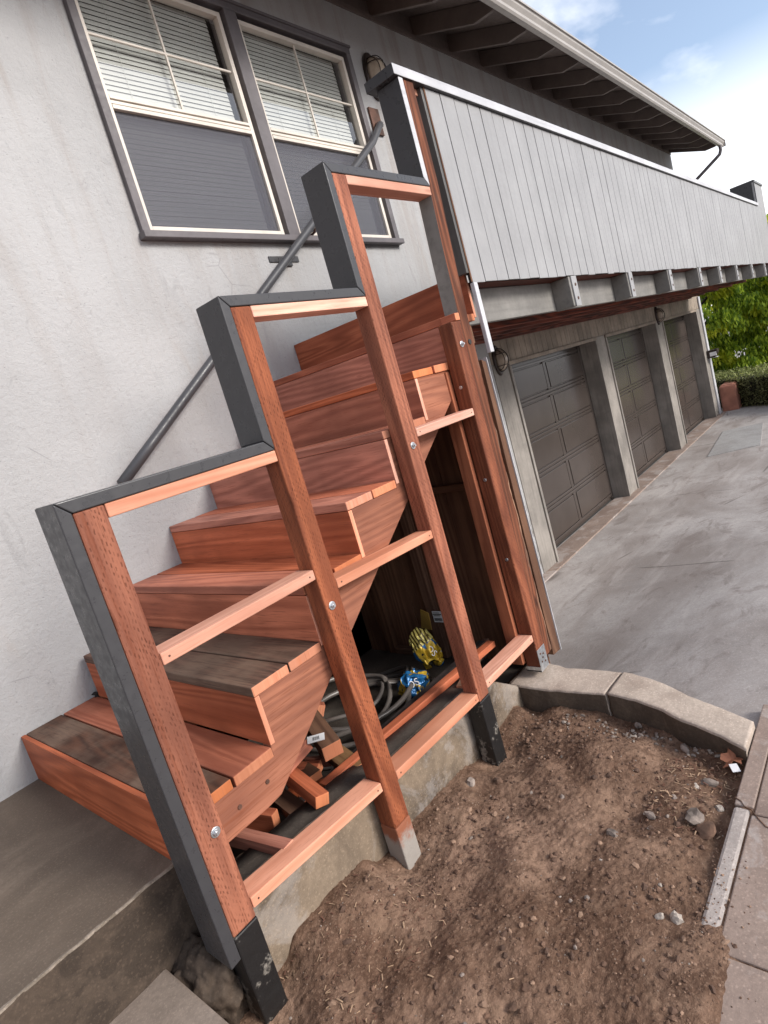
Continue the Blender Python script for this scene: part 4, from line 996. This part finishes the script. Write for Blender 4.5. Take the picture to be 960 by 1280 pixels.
for i in range(20):
    x = random.uniform(.0, 1.25); o = random.uniform(1.4, 2.15); stone(x, o, random.uniform(.006, .012), 'small loose pebble lying in the open soil', random.choice([M_ROCK, M_CLOD, M_CLOD]), 2000+i, .8, 'small pebbles scattered over the soil', 1)
mb = MB(); c = V3(1.165, 2.165, -.445); vs = []
for i in range(14):
    a = i/14*2*math.pi; r = .034*(1+.45*math.sin(5*a)+.1*math.sin(3*a)); vs.append(mb.bm.verts.new(c+Vector((r*math.cos(a)*1.1, r*math.sin(a), .010*math.sin(2*a)+.008))))
cv = mb.bm.verts.new(c+Vector((0, 0, .004)))
for i in range(14): mb.face([cv, vs[i], vs[(i+1) % 14]])
o = mb.build('dry_leaf', M_LEAFDRY, None); sd = o.modifiers.new('thickness', 'SOLIDIFY'); sd.thickness = .001; tag(o, 'curled red brown dry leaf at the sidewalk end of the curb', 'leaf')
mb = MB(); Rm = Matrix.Rotation(.5, 3, 'Z'); C_ = V3(1.115, 2.185, -.432); mb.box(1.095, 1.135, 2.17, 2.195, -.433, -.431, Rm, C_); tag(mb.build('paper_scrap', M_PAPER, None), 'small white paper scrap next to the dry leaf', 'paper')

# ================================================================== VEGETATION AND FAR THINGS
def leafcard(mb, c, d, n, ln, wd, mi=0):
    s_ = d.cross(n).normalized()*wd; vs = [mb.bm.verts.new(c+p) for p in (Vector((0, 0, 0)), d*ln*.5+s_, d*ln, d*ln*.5-s_)]
    mb.face(vs, mi)
def tree(x, o, z0, h, rad, label, mats, seed, n=2600):
    rnd = random.Random(seed); t = thing('tree', label, 'tree', (x, o, z0), 'trees beyond the hedge')
    tr = MB(); tr.tube([(x, o, z0), (x+.05, o, z0+h*.3), (x-.03, o+.05, z0+h*.6), (x, o, z0+h*.85)], [.14, .11, .07, .03], 10)
    for i in range(7):
        a = rnd.uniform(0, 6.28); zz = z0+h*rnd.uniform(.3, .7); tr.tube([(x, o, zz), (x+rad*.35*math.cos(a), o+rad*.35*math.sin(a), zz+h*.14), (x+rad*.75*math.cos(a), o+rad*.75*math.sin(a), zz+h*.2)], [.045, .03, .012], 7)
    tr.build('trunk', M_BARK, t)
    mb = MB()
    cl = []
    for i in range(110):
        a = rnd.uniform(0, 6.28); q = rnd.uniform(.25, 1); zz = rnd.uniform(.04, 1.0)
        rr = rad*q*math.sqrt(max(.05, 1-(zz-.45)**2*2.2)); cl.append((Vector((x+rr*math.cos(a), -o-rr*math.sin(a), z0+h*zz)), rnd.uniform(.22, .42), 1 if rnd.random() < .25+.5*(zz > .75) else 0))
    for c, r, mi in cl:
        for k in range(int(n/20)):
            # weeping strands: leaves hang down from a shell point
            a = rnd.uniform(0, 6.28); e = rnd.uniform(-.2, 1.5); p = c + Vector((math.cos(a)*math.cos(e), math.sin(a)*math.cos(e), math.sin(e)*.7))*r*rnd.uniform(.6, 1)
            d = Vector((rnd.uniform(-.25, .25), rnd.uniform(-.25, .25), -1)).normalized()
            for q in range(4): leafcard(mb, p + d*q*.045, (d+Vector((rnd.uniform(-.5, .5), rnd.uniform(-.5, .5), 0))).normalized(), Vector((rnd.uniform(-1, 1), rnd.uniform(-1, 1), .3)), rnd.uniform(.08, .13), rnd.uniform(.016, .028), mi)
    mb.build('crown', mats, t)
    return t
tree(14.4, -.9, -1.0, 3.0, 1.8, 'dark drooping green tree nearest the far garage corner', [M_LEAF1, M_LEAF2], 11)
tree(15.2, 1.6, -1.0, 3.5, 1.9, 'drooping green tree at the right edge behind the hedge', [M_LEAF1, M_LEAF2], 23)
tree(18.2, .6, -1.0, 3.6, 2.0, 'taller dark tree set back between the two drooping trees', [M_LEAF1, M_LEAF1], 37, 2800)
# trimmed hedge, from behind the corner towards the right
hd = thing('hedge', 'trimmed hedge with pale tops along the end of the driveway', 'hedge', (11.6, .8, -.95))
A, B = Vector((12.9, -1.0)), Vector((9.6, 3.6)); dv = (B-A); Lh = dv.length; dv /= Lh; nv = Vector((dv.y, -dv.x)) if dv.y > 0 else Vector((-dv.y, dv.x))
rnd = random.Random(5); mb = MB(); core = MB()
def hpnt(t, s_, z): p = A+dv*t*Lh+nv*s_; return (p.x, p.y, z)
for i in range(17000):
    t = rnd.random(); f = rnd.random(); top = -.30 + .03*noise.noise(Vector((t*20, 0, 0)))
    if f < .35: s_, z = rnd.uniform(0, .8), top + rnd.uniform(-.05, .03)
    else: s_, z = rnd.uniform(-.05, .06), rnd.uniform(-.93, top)
    c = V3(*hpnt(t, s_, z)) + noise.noise_vector(Vector((t*40, s_*8, z*8)))*.05
    d = Vector((rnd.uniform(-1, 1), rnd.uniform(-1, 1), rnd.uniform(-.3, 1))).normalized()
    leafcard(mb, c, d, Vector((rnd.uniform(-1, 1), rnd.uniform(-1, 1), 1)), rnd.uniform(.03, .055), rnd.uniform(.010, .018), 1 if z > -.38 and rnd.random() < .75 else 0)
mb.build('foliage', [M_LEAF3, mk('pale_hedge_leaves', f_leaf((.20, .24, .07), (.38, .40, .16)))], hd)
q = [A+dv*0+nv*.05, A+dv*Lh+nv*.05, A+dv*Lh+nv*.75, A+nv*.75]
core.prism([(p.x, p.y) for p in q], -.98, -.38, 'z'); core.build('twigs', mk('dark_twigs', f_simple((.018, .015, .009), .95)), hd)
# terracotta block
t = thing('garden_pillar', 'low terracotta coloured block beside the far garage corner', 'pillar', (11.9, .15, -.9))
mb = MB(); mb.prism([(11.75, .02), (11.75, .30), (12.2, .30), (12.2, .02)], -.93, -.42, 'z'); mb.build('block', M_BRICK, t, bevel=.03)
mb = MB(); mb.box(11.78, 12.17, .05, .27, -.424, -.405); mb.build('top', M_BRICK, t, bevel=.01)
for ob in bpy.data.objects:
    if ob.type == 'MESH' and ob.name.startswith(('driveway', 'soil', 'ground', 'pit_floor')):
        for p in ob.data.polygons:
            if p.normal.z < 0: p.flip()
